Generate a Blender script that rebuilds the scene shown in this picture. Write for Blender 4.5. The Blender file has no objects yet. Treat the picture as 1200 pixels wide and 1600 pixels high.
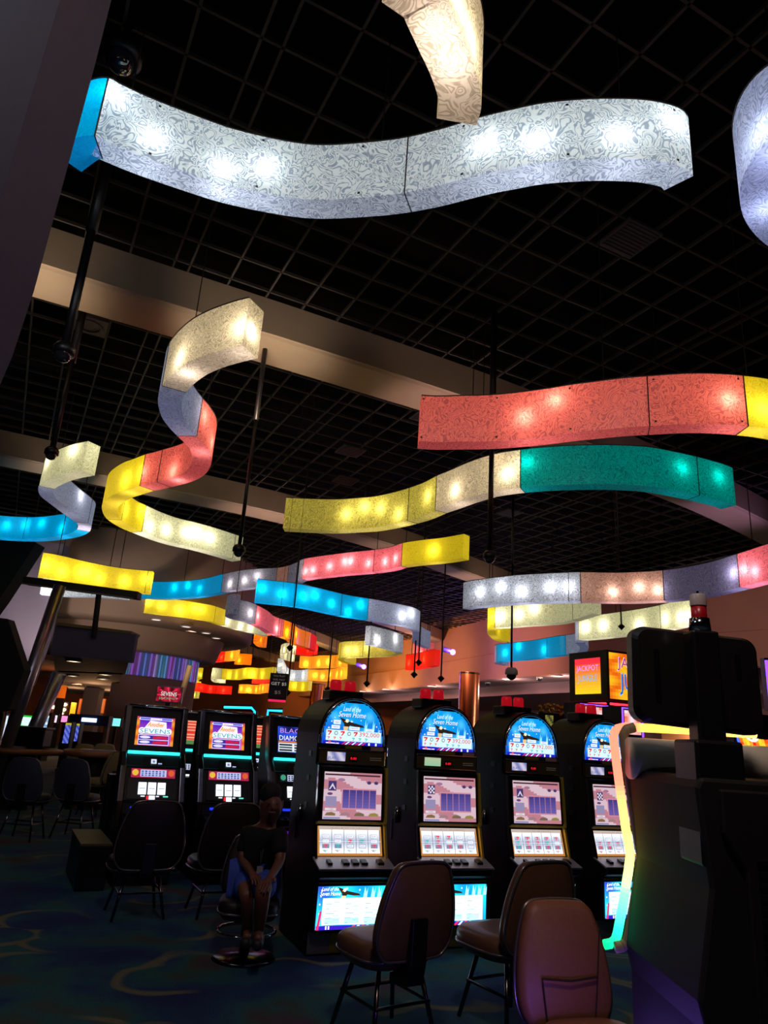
import bpy, math, random
from mathutils import Vector, Matrix
random.seed(7)
C = bpy.context.scene.collection
scn = bpy.context.scene

# ------------------------------------------------------------------ camera, world, exposure
FPX = 1108.26
PITCH, ROLL, GRID = 0.3083996, 0.0676170, 1.1105616
EYE = Vector((0, 0, 1.5))
_F = Vector((0, math.cos(PITCH), math.sin(PITCH)))
_R0 = Vector((1, 0, 0)); _U0 = Vector((0, -math.sin(PITCH), math.cos(PITCH)))
_R = math.cos(ROLL)*_R0 + math.sin(ROLL)*_U0
_U = -math.sin(ROLL)*_R0 + math.cos(ROLL)*_U0
D1 = Vector((math.sin(GRID), math.cos(GRID), 0))       # direction of the beams and of the machine row
D2 = Vector((-math.cos(GRID), math.sin(GRID), 0))      # across the beams, away from the camera
cam = bpy.data.cameras.new('camera'); camo = bpy.data.objects.new('camera', cam); C.objects.link(camo)
cam.sensor_fit = 'VERTICAL'; cam.sensor_height = 36; cam.lens = FPX/1600*36
cam.clip_end = 300; cam.clip_start = .05
camo.matrix_world = Matrix(((_R.x, _U.x, -_F.x, EYE.x), (_R.y, _U.y, -_F.y, EYE.y), (_R.z, _U.z, -_F.z, EYE.z), (0, 0, 0, 1)))
scn.camera = camo
w = bpy.data.worlds.new('world'); scn.world = w; w.use_nodes = True
w.node_tree.nodes['Background'].inputs[0].default_value = (.35, .3, .4, 1)
w.node_tree.nodes['Background'].inputs[1].default_value = .006
scn.view_settings.view_transform = 'Standard'; scn.view_settings.look = 'None'
scn.view_settings.exposure = 0.0; scn.view_settings.gamma = 1.0
scn.cycles.use_denoising = True
scn.cycles.max_bounces = 6; scn.cycles.diffuse_bounces = 4; scn.cycles.glossy_bounces = 3
scn.cycles.transmission_bounces = 4; scn.cycles.sample_clamp_indirect = 3

def ray(x, y): return _F + _R*((x-600)/FPX) - _U*((y-800)/FPX)
def atz(x, y, z):
    d = ray(x, y); return EYE + d*((z-EYE.z)/d.z)
def aty(x, y, Y):
    d = ray(x, y); return EYE + d*(Y/d.y)
def ab(a, b, z=0): return D1*a + D2*b + Vector((0, 0, z))
def to_px(P):
    v = P - EYE; z = v.dot(_F); return 600+FPX*v.dot(_R)/z, 800-FPX*v.dot(_U)/z

# ------------------------------------------------------------------ lamp helpers (for fixtures built further down and for added fill)
def area_light(name, loc, target, sx, sy, power, col):
    l = bpy.data.lights.new(name, 'AREA'); l.shape = 'RECTANGLE'; l.size = sx; l.size_y = sy
    l.energy = power; l.color = col
    o = bpy.data.objects.new(name, l); C.objects.link(o); o.location = loc
    o.rotation_euler = (Vector(target)-Vector(loc)).to_track_quat('-Z', 'Y').to_euler(); return o
def point_light(name, loc, power, col, r=.05, parent=None):
    l = bpy.data.lights.new(name, 'POINT'); l.energy = power; l.color = col; l.shadow_soft_size = r
    o = bpy.data.objects.new(name, l); C.objects.link(o)
    if parent: o.parent = parent
    o.location = loc; return o
# added fill for beams and bulkhead, warm left, violet right
LIGHTS = []

# ------------------------------------------------------------------ colour and material helpers
def hx(h, k=1.0):
    h = h.lstrip('#'); v = [int(h[i:i+2], 16)/255 for i in (0, 2, 4)]
    return tuple((c/12.92 if c <= .04045 else ((c+.055)/1.055)**2.4)*k for c in v)
def c4(c): return (c[0], c[1], c[2], 1)
_m = {}
def mat(name, color='#808080', rough=.6, metal=0, noise=0, nscale=20, spec=.5, coat=0):
    if name in _m: return _m[name]
    m = bpy.data.materials.new(name); m.use_nodes = True; nt = m.node_tree; b = nt.nodes['Principled BSDF']
    col = hx(color) if isinstance(color, str) else color
    b.inputs['Base Color'].default_value = c4(col); b.inputs['Roughness'].default_value = rough
    b.inputs['Metallic'].default_value = metal; b.inputs['Specular IOR Level'].default_value = spec
    b.inputs['Coat Weight'].default_value = coat
    if noise:
        tc = nt.nodes.new('ShaderNodeTexCoord'); n = nt.nodes.new('ShaderNodeTexNoise')
        n.inputs['Scale'].default_value = nscale; n.inputs['Detail'].default_value = 4
        r = nt.nodes.new('ShaderNodeValToRGB')
        r.color_ramp.elements[0].position = .3; r.color_ramp.elements[1].position = .7
        r.color_ramp.elements[0].color = c4([c*(1-noise) for c in col]); r.color_ramp.elements[1].color = c4([min(1, c*(1+noise)) for c in col])
        nt.links.new(tc.outputs['Object'], n.inputs['Vector']); nt.links.new(n.outputs['Fac'], r.inputs['Fac'])
        nt.links.new(r.outputs['Color'], b.inputs['Base Color'])
    _m[name] = m; return m
def glow(name, color, s=1.0):
    if name in _m: return _m[name]
    m = bpy.data.materials.new(name); m.use_nodes = True; nt = m.node_tree; b = nt.nodes['Principled BSDF']
    col = hx(color)
    b.inputs['Base Color'].default_value = c4([c*.3 for c in col]); b.inputs['Roughness'].default_value = .4
    b.inputs['Emission Color'].default_value = c4(col); b.inputs['Emission Strength'].default_value = s
    _m[name] = m; return m
def screen_mat(s=1.0):
    n = 'lit_screen_%.2f' % s
    if n in _m: return _m[n]
    m = bpy.data.materials.new(n); m.use_nodes = True; nt = m.node_tree; b = nt.nodes['Principled BSDF']
    a = nt.nodes.new('ShaderNodeVertexColor'); a.layer_name = 'Col'
    b.inputs['Base Color'].default_value = (.01, .01, .01, 1); b.inputs['Roughness'].default_value = .25
    nt.links.new(a.outputs['Color'], b.inputs['Emission Color']); b.inputs['Emission Strength'].default_value = s
    _m[n] = m; return m
def lantern_mat(name, col, ink, em=.22, scale=6.5, amt=.75, tint=None):
    """patterned translucent panel: swirling contour lines, lit by the bulbs inside"""
    if name in _m: return _m[name]
    m = bpy.data.materials.new(name); m.use_nodes = True; nt = m.node_tree; nt.nodes.clear()
    N = nt.nodes.new; L = nt.links.new
    out = N('ShaderNodeOutputMaterial'); tc = N('ShaderNodeTexCoord')
    mp = N('ShaderNodeMapping'); mp.inputs['Scale'].default_value = (1, 1, .8); L(tc.outputs['Object'], mp.inputs['Vector'])
    n1 = N('ShaderNodeTexNoise'); n1.inputs['Scale'].default_value = scale; n1.inputs['Detail'].default_value = 1.2; n1.inputs['Distortion'].default_value = 1.8
    L(mp.outputs['Vector'], n1.inputs['Vector'])
    mu = N('ShaderNodeMath'); mu.operation = 'MULTIPLY'; mu.inputs[1].default_value = 17; L(n1.outputs['Fac'], mu.inputs[0])
    pp = N('ShaderNodeMath'); pp.operation = 'PINGPONG'; pp.inputs[1].default_value = 1; L(mu.outputs[0], pp.inputs[0])
    n2 = N('ShaderNodeTexNoise'); n2.inputs['Scale'].default_value = 22; n2.inputs['Distortion'].default_value = 1
    L(mp.outputs['Vector'], n2.inputs['Vector'])
    ad = N('ShaderNodeMath'); ad.operation = 'MULTIPLY_ADD'; ad.inputs[1].default_value = .5; ad.inputs[2].default_value = -.25
    L(n2.outputs['Fac'], ad.inputs[0])
    su = N('ShaderNodeMath'); su.operation = 'ADD'; L(pp.outputs[0], su.inputs[0]); L(ad.outputs[0], su.inputs[1])
    cr = N('ShaderNodeValToRGB'); e = cr.color_ramp.elements
    k = hx(ink); c = hx(col)
    e[0].position = .18; e[0].color = c4([c[i]*(1-amt)+k[i]*amt for i in range(3)])
    e[1].position = .62; e[1].color = c4(c)
    L(su.outputs[0], cr.inputs['Fac'])
    tr = N('ShaderNodeBsdfTranslucent'); df = N('ShaderNodeBsdfDiffuse'); em_ = N('ShaderNodeEmission'); gl = N('ShaderNodeBsdfGlossy')
    gl.inputs['Roughness'].default_value = .25; gl.inputs['Color'].default_value = (1, 1, 1, 1)
    L(cr.outputs['Color'], tr.inputs['Color']); L(cr.outputs['Color'], df.inputs['Color']); L(cr.outputs['Color'], em_.inputs['Color'])
    em_.inputs['Strength'].default_value = em
    mx = N('ShaderNodeMixShader'); mx.inputs[0].default_value = .62; L(df.outputs[0], mx.inputs[1]); L(tr.outputs[0], mx.inputs[2])
    m2 = N('ShaderNodeMixShader'); m2.inputs[0].default_value = .05; L(mx.outputs[0], m2.inputs[1]); L(gl.outputs[0], m2.inputs[2])
    a2 = N('ShaderNodeAddShader'); L(m2.outputs[0], a2.inputs[0]); L(em_.outputs[0], a2.inputs[1]); L(a2.outputs[0], out.inputs['Surface'])
    _m[name] = m; return m

# ------------------------------------------------------------------ mesh helpers
def tag(o, label=None, cat=None, group=None, kind=None):
    for k, v in (('label', label), ('category', cat), ('group', group), ('kind', kind)):
        if v: o[k] = v
    return o
def thing(name, label, cat, loc=(0, 0, 0), rz=0, group=None):
    o = bpy.data.objects.new(name, None); o.empty_display_size = .2; C.objects.link(o)
    o.location = loc; o.rotation_euler = (0, 0, rz); return tag(o, label, cat, group)
class MB:
    def __init__(s): s.v = []; s.f = []; s.c = []; s.mi = []; s.cur = (1, 1, 1); s.m = 0
    def add(s, vs, fs, col=None):
        n = len(s.v); s.v += [tuple(v) for v in vs]
        for f in fs: s.f.append(tuple(i+n for i in f)); s.c.append(col or s.cur); s.mi.append(s.m)
        return s
    def box(s, x0, x1, y0, y1, z0, z1, col=None):
        v = [(x, y, z) for x in (x0, x1) for y in (y0, y1) for z in (z0, z1)]
        return s.add(v, [(0, 1, 3, 2), (4, 6, 7, 5), (0, 4, 5, 1), (2, 3, 7, 6), (0, 2, 6, 4), (1, 5, 7, 3)], col)
    def obox(s, p, ax, ay, az, col=None):          # corner p with three edge vectors
        p = Vector(p); v = [p+Vector(ax)*i+Vector(ay)*j+Vector(az)*k for i in (0, 1) for j in (0, 1) for k in (0, 1)]
        return s.add(v, [(0, 1, 3, 2), (4, 6, 7, 5), (0, 4, 5, 1), (2, 3, 7, 6), (0, 2, 6, 4), (1, 5, 7, 3)], col)
    def prism(s, poly, d, col=None):               # 3d polygon extruded along vector d
        d = Vector(d); n = len(poly); a = [Vector(p) for p in poly]; b = [p+d for p in a]
        fs = [tuple(range(n-1, -1, -1)), tuple(range(n, 2*n))]+[(i, (i+1) % n, n+(i+1) % n, n+i) for i in range(n)]
        return s.add(a+b, fs, col)
    def profx(s, yz, x0, x1, col=None): return s.prism([(x0, y, z) for y, z in yz], (x1-x0, 0, 0), col)
    def profy(s, xz, y0, y1, col=None): return s.prism([(x, y0, z) for x, z in xz], (0, y1-y0, 0), col)
    def tube(s, pts, r, n=8, col=None, cap=True):
        P = [Vector(p) for p in pts]; rs = r if isinstance(r, (list, tuple)) else [r]*len(P); vs = []; up = None
        for i, p in enumerate(P):
            t = (P[min(i+1, len(P)-1)]-P[max(i-1, 0)]).normalized()
            if up is None: up = t.orthogonal().normalized()
            up = (up-t*up.dot(t)); up = up.normalized() if up.length > 1e-6 else t.orthogonal().normalized()
            q = t.cross(up)
            for k in range(n):
                a = 2*math.pi*k/n; vs.append(p+(up*math.cos(a)+q*math.sin(a))*rs[i])
        fs = [(i*n+k, i*n+(k+1) % n, (i+1)*n+(k+1) % n, (i+1)*n+k) for i in range(len(P)-1) for k in range(n)]
        if cap: fs += [tuple(range(n-1, -1, -1)), tuple(range((len(P)-1)*n, len(P)*n))]
        return s.add(vs, fs, col)
    def lathe(s, prof, c=(0, 0, 0), n=24, col=None):
        vs = [(c[0]+r*math.cos(2*math.pi*k/n), c[1]+r*math.sin(2*math.pi*k/n), c[2]+z) for r, z in prof for k in range(n)]
        fs = [(i*n+k, i*n+(k+1) % n, (i+1)*n+(k+1) % n, (i+1)*n+k) for i in range(len(prof)-1) for k in range(n)]
        return s.add(vs, fs, col)
    def ball(s, c, r, n=12, sc=(1, 1, 1), col=None):
        vs = []; m = n//2
        for i in range(m+1):
            t = math.pi*i/m
            for k in range(n):
                a = 2*math.pi*k/n; vs.append((c[0]+r*sc[0]*math.sin(t)*math.cos(a), c[1]+r*sc[1]*math.sin(t)*math.sin(a), c[2]+r*sc[2]*math.cos(t)))
        return s.add(vs, [(i*n+k, (i+1)*n+k, (i+1)*n+(k+1) % n, i*n+(k+1) % n) for i in range(m) for k in range(n)], col)
    def build(s, name, m, parent=None, smooth=False, bevel=0, colors=False, loc=None):
        me = bpy.data.meshes.new(name); me.from_pydata(s.v, [], s.f)
        for x in (m if isinstance(m, (list, tuple)) else [m]): me.materials.append(x)
        for p, i in zip(me.polygons, s.mi): p.material_index = i; p.use_smooth = smooth
        if colors:
            a = me.color_attributes.new('Col', 'FLOAT_COLOR', 'CORNER'); k = 0
            for p, c in zip(me.polygons, s.c):
                for _ in p.loop_indices: a.data[k].color = (c[0], c[1], c[2], 1); k += 1
        me.update()
        o = bpy.data.objects.new(name, me); C.objects.link(o)
        if parent: o.parent = parent
        if loc: o.location = loc
        if bevel:
            b = o.modifiers.new('bevel', 'BEVEL'); b.width = bevel; b.segments = 2; b.limit_method = 'ANGLE'; b.angle_limit = .6
        return o
def rrect(w, h, r, n=5):
    out = []
    for cx, cy, a0 in ((w/2-r, h/2-r, 0), (-w/2+r, h/2-r, 90), (-w/2+r, -h/2+r, 180), (w/2-r, -h/2+r, 270)):
        for k in range(n+1):
            a = math.radians(a0+90*k/n); out.append((cx+r*math.cos(a), cy+r*math.sin(a)))
    return out
_tc = {}
def text_geo(t, shear=0):
    key = (t, shear)
    if key not in _tc:
        cu = bpy.data.curves.new('t', 'FONT'); cu.body = t; cu.size = 1; cu.shear = shear; cu.resolution_u = 2
        o = bpy.data.objects.new('t', cu); C.objects.link(o)
        dg = bpy.context.evaluated_depsgraph_get(); me = bpy.data.meshes.new_from_object(o.evaluated_get(dg))
        vs = [tuple(v.co) for v in me.vertices]; fs = [tuple(p.vertices) for p in me.polygons]
        bpy.data.objects.remove(o); bpy.data.curves.remove(cu); bpy.data.meshes.remove(me); _tc[key] = (vs, fs)
    return _tc[key]
class Art(MB):
    """flat printed or lit picture made of coloured polygons; frame: origin, u (right), v (up)"""
    def __init__(s, o, u, v):
        super().__init__(); s.o = Vector(o); s.U = Vector(u).normalized(); s.V = Vector(v).normalized(); s.N = s.U.cross(s.V); s.k = 0
    def P(s, x, y): return s.o+s.U*x+s.V*y+s.N*s.k
    def up(s): s.k += .0012; return s
    def rect(s, x0, y0, x1, y1, col): return s.add([s.P(x0, y0), s.P(x1, y0), s.P(x1, y1), s.P(x0, y1)], [(0, 1, 2, 3)], hx(col) if isinstance(col, str) else col)
    def poly(s, pts, col): return s.add([s.P(*p) for p in pts], [tuple(range(len(pts)))], hx(col) if isinstance(col, str) else col)
    def disc(s, cx, cy, r, col, ry=None, n=14): return s.poly([(cx+r*math.cos(2*math.pi*i/n), cy+(ry or r)*math.sin(2*math.pi*i/n)) for i in range(n)], col)
    def grid(s, x0, y0, x1, y1, nx, ny, fn, inside=None):
        dx = (x1-x0)/nx; dy = (y1-y0)/ny
        for i in range(nx):
            for j in range(ny):
                x = x0+(i+.5)*dx; y = y0+(j+.5)*dy
                if inside and not inside(x, y): continue
                s.rect(x-dx/2, y-dy/2, x+dx/2, y+dy/2, fn(x, y))
        return s
    def text(s, t, x, y, h, w, col, shear=0):
        vs, fs = text_geo(t, shear)
        if not vs: return s
        x0 = min(v[0] for v in vs); x1 = max(v[0] for v in vs); y0 = min(v[1] for v in vs); y1 = max(v[1] for v in vs)
        return s.add([s.P(x+(v[0]-x0)/(x1-x0)*w, y+(v[1]-y0)/(y1-y0)*h) for v in vs], fs, hx(col) if isinstance(col, str) else col)
    def done(s, name, parent, st=1.0): return s.build(name, screen_mat(st), parent, colors=True)
def mix(a, b, t): t = max(0, min(1, t)); return tuple(a[i]*(1-t)+b[i]*t for i in range(3))
def struct(o): o['kind'] = 'structure'; return o
def copy_tree(o, parent=None):
    c = o.copy(); C.objects.link(c)
    if parent: c.parent = parent
    for ch in list(o.children): copy_tree(ch, c)
    return c

# ------------------------------------------------------------------ shared materials
BLACK = mat('black_plastic', '#0b0b0d', .35)
CAB = mat('black_cabinet', '#0a0a10', .45, noise=.15, nscale=60, spec=.3)
CHROME = mat('chrome', '#c8c8cc', .12, 1)
DCHROME = mat('dark_chrome', '#6a6468', .22, 1)
BRASS = mat('brass_trim', '#b08d3c', .2, 1)
WIRE = mat('black_wire', '#050505', .6)
BROWN = mat('brown_vinyl', '#664838', .32, noise=.08, nscale=60)
TAUPE = mat('taupe_paint', '#a08e7a', .75, noise=.03, nscale=3)
# ------------------------------------------------------------------ carpet floor
def carpet():
    m = bpy.data.materials.new('patterned_carpet'); m.use_nodes = True; nt = m.node_tree; b = nt.nodes['Principled BSDF']
    N = nt.nodes.new; L = nt.links.new; b.inputs['Roughness'].default_value = .95; b.inputs['Specular IOR Level'].default_value = .1
    tc = N('ShaderNodeTexCoord')
    nd = N('ShaderNodeTexNoise'); nd.inputs['Scale'].default_value = 1.3; nd.inputs['Detail'].default_value = 1; L(tc.outputs['Object'], nd.inputs['Vector'])
    va = N('ShaderNodeVectorMath'); va.operation = 'MULTIPLY_ADD'; va.inputs[1].default_value = (.55, .55, 0); L(nd.outputs['Color'], va.inputs[0]); L(tc.outputs['Object'], va.inputs[2])
    vo = N('ShaderNodeTexVoronoi'); vo.voronoi_dimensions = '2D'; vo.inputs['Scale'].default_value = 1.45; L(va.outputs[0], vo.inputs['Vector'])
    n0 = N('ShaderNodeTexNoise'); n0.inputs['Scale'].default_value = 1.5; n0.inputs['Detail'].default_value = 3; L(tc.outputs['Object'], n0.inputs['Vector'])
    rb = N('ShaderNodeValToRGB'); e = rb.color_ramp.elements; e[0].position = .32; e[0].color = (.012, .018, .06, 1); e[1].position = .72; e[1].color = (.045, .018, .04, 1)
    for p, c in ((.45, (.012, .03, .07)), (.55, (.014, .055, .06)), (.62, (.03, .04, .035))):
        x = e.new(p); x.color = c4(c)
    L(n0.outputs['Fac'], rb.inputs['Fac'])
    rr = N('ShaderNodeValToRGB'); e = rr.color_ramp.elements; e[0].position = .36; e[0].color = (0, 0, 0, 1); e[1].position = .53; e[1].color = (0, 0, 0, 1)
    for p, v in ((.41, 1), (.46, .9), (.49, 0)):
        x = e.new(p); x.color = (v, v, v, 1)
    L(vo.outputs['Distance'], rr.inputs['Fac'])
    nm = N('ShaderNodeTexNoise'); nm.inputs['Scale'].default_value = 1.1; nm.inputs['Detail'].default_value = 0; L(va.outputs[0], nm.inputs['Vector'])
    mk = N('ShaderNodeMapRange'); mk.inputs['From Min'].default_value = .46; mk.inputs['From Max'].default_value = .56; L(nm.outputs['Fac'], mk.inputs['Value'])
    mm = N('ShaderNodeMath'); mm.operation = 'MULTIPLY'; L(rr.outputs['Color'], mm.inputs[0]); L(mk.outputs['Result'], mm.inputs[1])
    r1 = N('ShaderNodeMixRGB'); r1.inputs[2].default_value = (.085, .08, .05, 1); L(mm.outputs[0], r1.inputs[0]); L(rb.outputs['Color'], r1.inputs[1])
    n1 = N('ShaderNodeTexNoise'); n1.inputs['Scale'].default_value = 90; L(tc.outputs['Object'], n1.inputs['Vector'])
    mx = N('ShaderNodeMixRGB'); mx.blend_type = 'MULTIPLY'; mx.inputs[0].default_value = .7
    L(r1.outputs[0], mx.inputs[1]); L(n1.outputs['Fac'], mx.inputs[2])
    br = N('ShaderNodeMixRGB'); br.blend_type = 'MULTIPLY'; br.inputs[0].default_value = 1; br.inputs[2].default_value = (2.4, 2.4, 2.4, 1)
    L(mx.outputs['Color'], br.inputs[1]); L(br.outputs['Color'], b.inputs['Base Color']); return m
struct(MB().box(-45, 50, -6, 90, -.2, 0).build('floor', carpet()))

# ------------------------------------------------------------------ ceiling: dark plenum, open grid, beams
CZ = 8.2
struct(MB().box(-50, 60, -12, 90, 10.2, 10.4).build('ceiling', mat('plenum_black', '#030303', .98, spec=.1)))
U = 6.7
def grid_mesh():
    g = MB(); h = .05; wd = .016
    ks = []
    base = .185
    for per in range(-4, 8):
        a0 = base+per*.6
        ks += [a0+.0943*i for i in range(7)]
    for a in ks:
        A = a*U
        if -16 < A < 26: g.obox(ab(A-wd, -2, CZ), D1*(2*wd), D2*80, Vector((0, 0, h)))
    b = .477-.0887*8
    while b*U < 78:
        g.obox(ab(-16, b*U-wd, CZ), D1*42, D2*(2*wd), Vector((0, 0, h))); b += .0887
    return g
struct(grid_mesh().build('ceiling_grid', mat('grid_paint', '#2e2a28', .7)))
def beam(n, pts, depth=1.0, z0=7.58):
    P = [Vector(p) for p in pts]; dn = []
    m = MB(); prof = [(0, CZ), (0, z0), (.05, z0), (.08, z0-.03), (depth-.08, z0-.03), (depth-.05, z0), (depth, z0), (depth, CZ)]
    # smooth the curve
    Q = []
    for i in range(len(P)-1):
        for k in range(6):
            t = k/6; p0 = P[max(i-1, 0)]; p1 = P[i]; p2 = P[i+1]; p3 = P[min(i+2, len(P)-1)]
            Q.append(.5*((2*p1)+(p2-p0)*t+(2*p0-5*p1+4*p2-p3)*t*t+(3*p1-p0-3*p2+p3)*t**3))
    Q.append(P[-1]); vs = []; k = len(prof)
    for i, q in enumerate(Q):
        t = (Q[min(i+1, len(Q)-1)]-Q[max(i-1, 0)]).normalized(); nn = Vector((-t.y, t.x))
        for d, z in prof: a, b = q+nn*d; vs.append(ab(a, b, z))
    fs = [(i*k+j, (i+1)*k+j, (i+1)*k+(j+1) % k, i*k+(j+1) % k) for i in range(len(Q)-1) for j in range(k)]
    fs += [tuple(range(k)), tuple(range((len(Q)-1)*k+k-1, (len(Q)-1)*k-1, -1))]
    m.add(vs, fs); return struct(m.build('trim_%d' % n, TAUPE))
beam(1, [(-9, 9.9), (-.7, 9.95), (3.5, 9.9), (7.9, 10.0), (11.4, 10.45), (15.3, 11.0), (20, 12.1), (25.5, 13.8)])
beam(2, [(-12, 19.0), (-1.4, 19.0), (2, 19.0), (6.5, 19.17), (10.9, 20.17), (14.2, 21.5), (17.2, 22.7), (22.5, 25.2)])
beam(3, [(3.2, 28.5), (7.5, 29.4), (14, 32.4), (21.4, 36.7), (24.5, 38.8)])
beam(4, [(7.5, 37.5), (12, 40.7), (17.4, 45.1), (22.2, 50.0), (25, 53.0)])
beam(5, [(8, 48.5), (13, 54), (18.5, 60.3), (22, 64)])
# square ceiling tiles set in the grid: vents and speakers
def ceiling_plate(x, y, label, rnd=False):
    p = atz(x, y, CZ-.01); q = Vector((p.dot(D1), p.dot(D2)))
    t = thing('ceiling_vent' if not rnd else 'ceiling_speaker', label, 'vent' if not rnd else 'speaker', ab(q.x, q.y, CZ-.04), math.pi/2-GRID)
    MB().box(-.3, .3, -.3, .3, 0, .04).build('plate', mat('vent_plate', '#3c3540', .7), t)
    g = MB()
    if rnd:
        g.lathe([(.23, 0), (.23, -.02), (.19, -.02), (.19, 0)])
    else:
        for i in range(9): g.box(-.26, .26, -.26+.06*i, -.235+.06*i, -.015, 0)
    g.build('grille', mat('vent_grille', '#2a2428', .6), t)
ceiling_plate(984, 372, 'square dark vent plate in the ceiling grid right of the big white lantern')
ceiling_plate(140, 507, 'round speaker plate in the ceiling grid beside the upper camera pole', True)
ceiling_plate(668, 690-40, 'square vent plate in the ceiling grid left of the coral lantern')
ceiling_plate(548, 704, 'pale square vent plate above the yellow and teal lantern')
ceiling_plate(540, 750, 'square vent plate just above the yellow end of the teal lantern')
ceiling_plate(797, 800, 'square vent plate in the grid below the white part of the teal lantern')

# ------------------------------------------------------------------ bulkhead wall on the right, low ceiling below it
WP = [(26, 5), (24.8, 15), (22.9, 25), (23.0, 32), (24.4, 44), (25.3, 60), (26, 80)]
def wall_strip(pts, z0, z1, off=0, th=.3):
    m = MB()
    for i in range(len(pts)-1):
        (a0, b0), (a1, b1) = pts[i], pts[i+1]
        m.prism([ab(a0+off, b0, z0), ab(a1+off, b1, z0), ab(a1+off+th, b1, z0), ab(a0+off+th, b0, z0)], (0, 0, z1-z0))
    return m
WPAINT = mat('bulkhead_paint', '#a87a5c', .8, noise=.04, nscale=1.5)
m = wall_strip(WP, 6.25, 8.9); b2 = wall_strip(WP, 4.9, 6.15, -.08); b3 = wall_strip(WP, 6.13, 6.27, .06)
for q in (b2, b3): m.add(q.v, q.f)
struct(m.build('wall_right', WPAINT))
MAUVE = mat('mauve_paint', '#94747c', .8)
m = MB(); m.prism([ab(a, b, 4.86) for a, b in WP]+[ab(44, 80, 4.86), ab(44, 5, 4.86)], (0, 0, .06))
struct(m.build('trim_6', MAUVE))
m = MB(); m.obox(ab(36, 5, 0), D1*.3, D2*75, Vector((0, 0, 4.9)))
struct(m.build('wall_far_right', MAUVE))
m = MB(); m.prism([ab(a+2.2, b, 4.3) for a, b in WP]+[ab(36, 80, 4.3), ab(36, 5, 4.3)], (0, 0, .56))
struct(m.build('trim_7', mat('soffit_dark', '#7c606c', .8)))
# walls around the hall that the photo hardly shows
struct(MB().box(-45, 30, 72, 72.4, 0, 10.2).build('wall_back', mat('back_paint', '#9a5a34', .8, noise=.1, nscale=.6)))
# ------------------------------------------------------------------ sloping slab close to the camera, upper left
def px_prism(pts, Y, th): return [aty(x, y, Y) for x, y in pts], (0, th, 0)
SLATE = mat('slate_paint', '#403a4c', .8, noise=.08, nscale=25)
p, d = px_prism([(184, -40), (150, 95), (110, 245), (53, 455), (18, 560), (-10, 625), (-120, 720), (-320, 700), (-320, -260), (180, -260)], 2.5, -.35)
struct(MB().prism(p, d).build('wall_near_left', SLATE))
NAVY = mat('navy_paint', '#0e0d16', .9)
p, d = px_prism([(-120, 790), (0, 820), (57, 848), (0, 935), (-70, 1030), (-160, 1030)], 21, .6)
struct(MB().prism(p, d).build('trim_8', NAVY))
LAV = mat('lavender_paint', '#8a8098', .8)
p, d = px_prism([(-10, 935), (57, 845), (100, 850), (74, 985), (44, 1070), (-40, 1080), (-40, 960)], 24, .5)
struct(MB().prism(p, d).build('wall_left', LAV))
p, d = px_prism([(-120, 950), (12, 967), (38, 1047), (14, 1108), (-120, 1130)], 10, .2)
struct(MB().prism(p, d).build('trim_9', NAVY))

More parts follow.
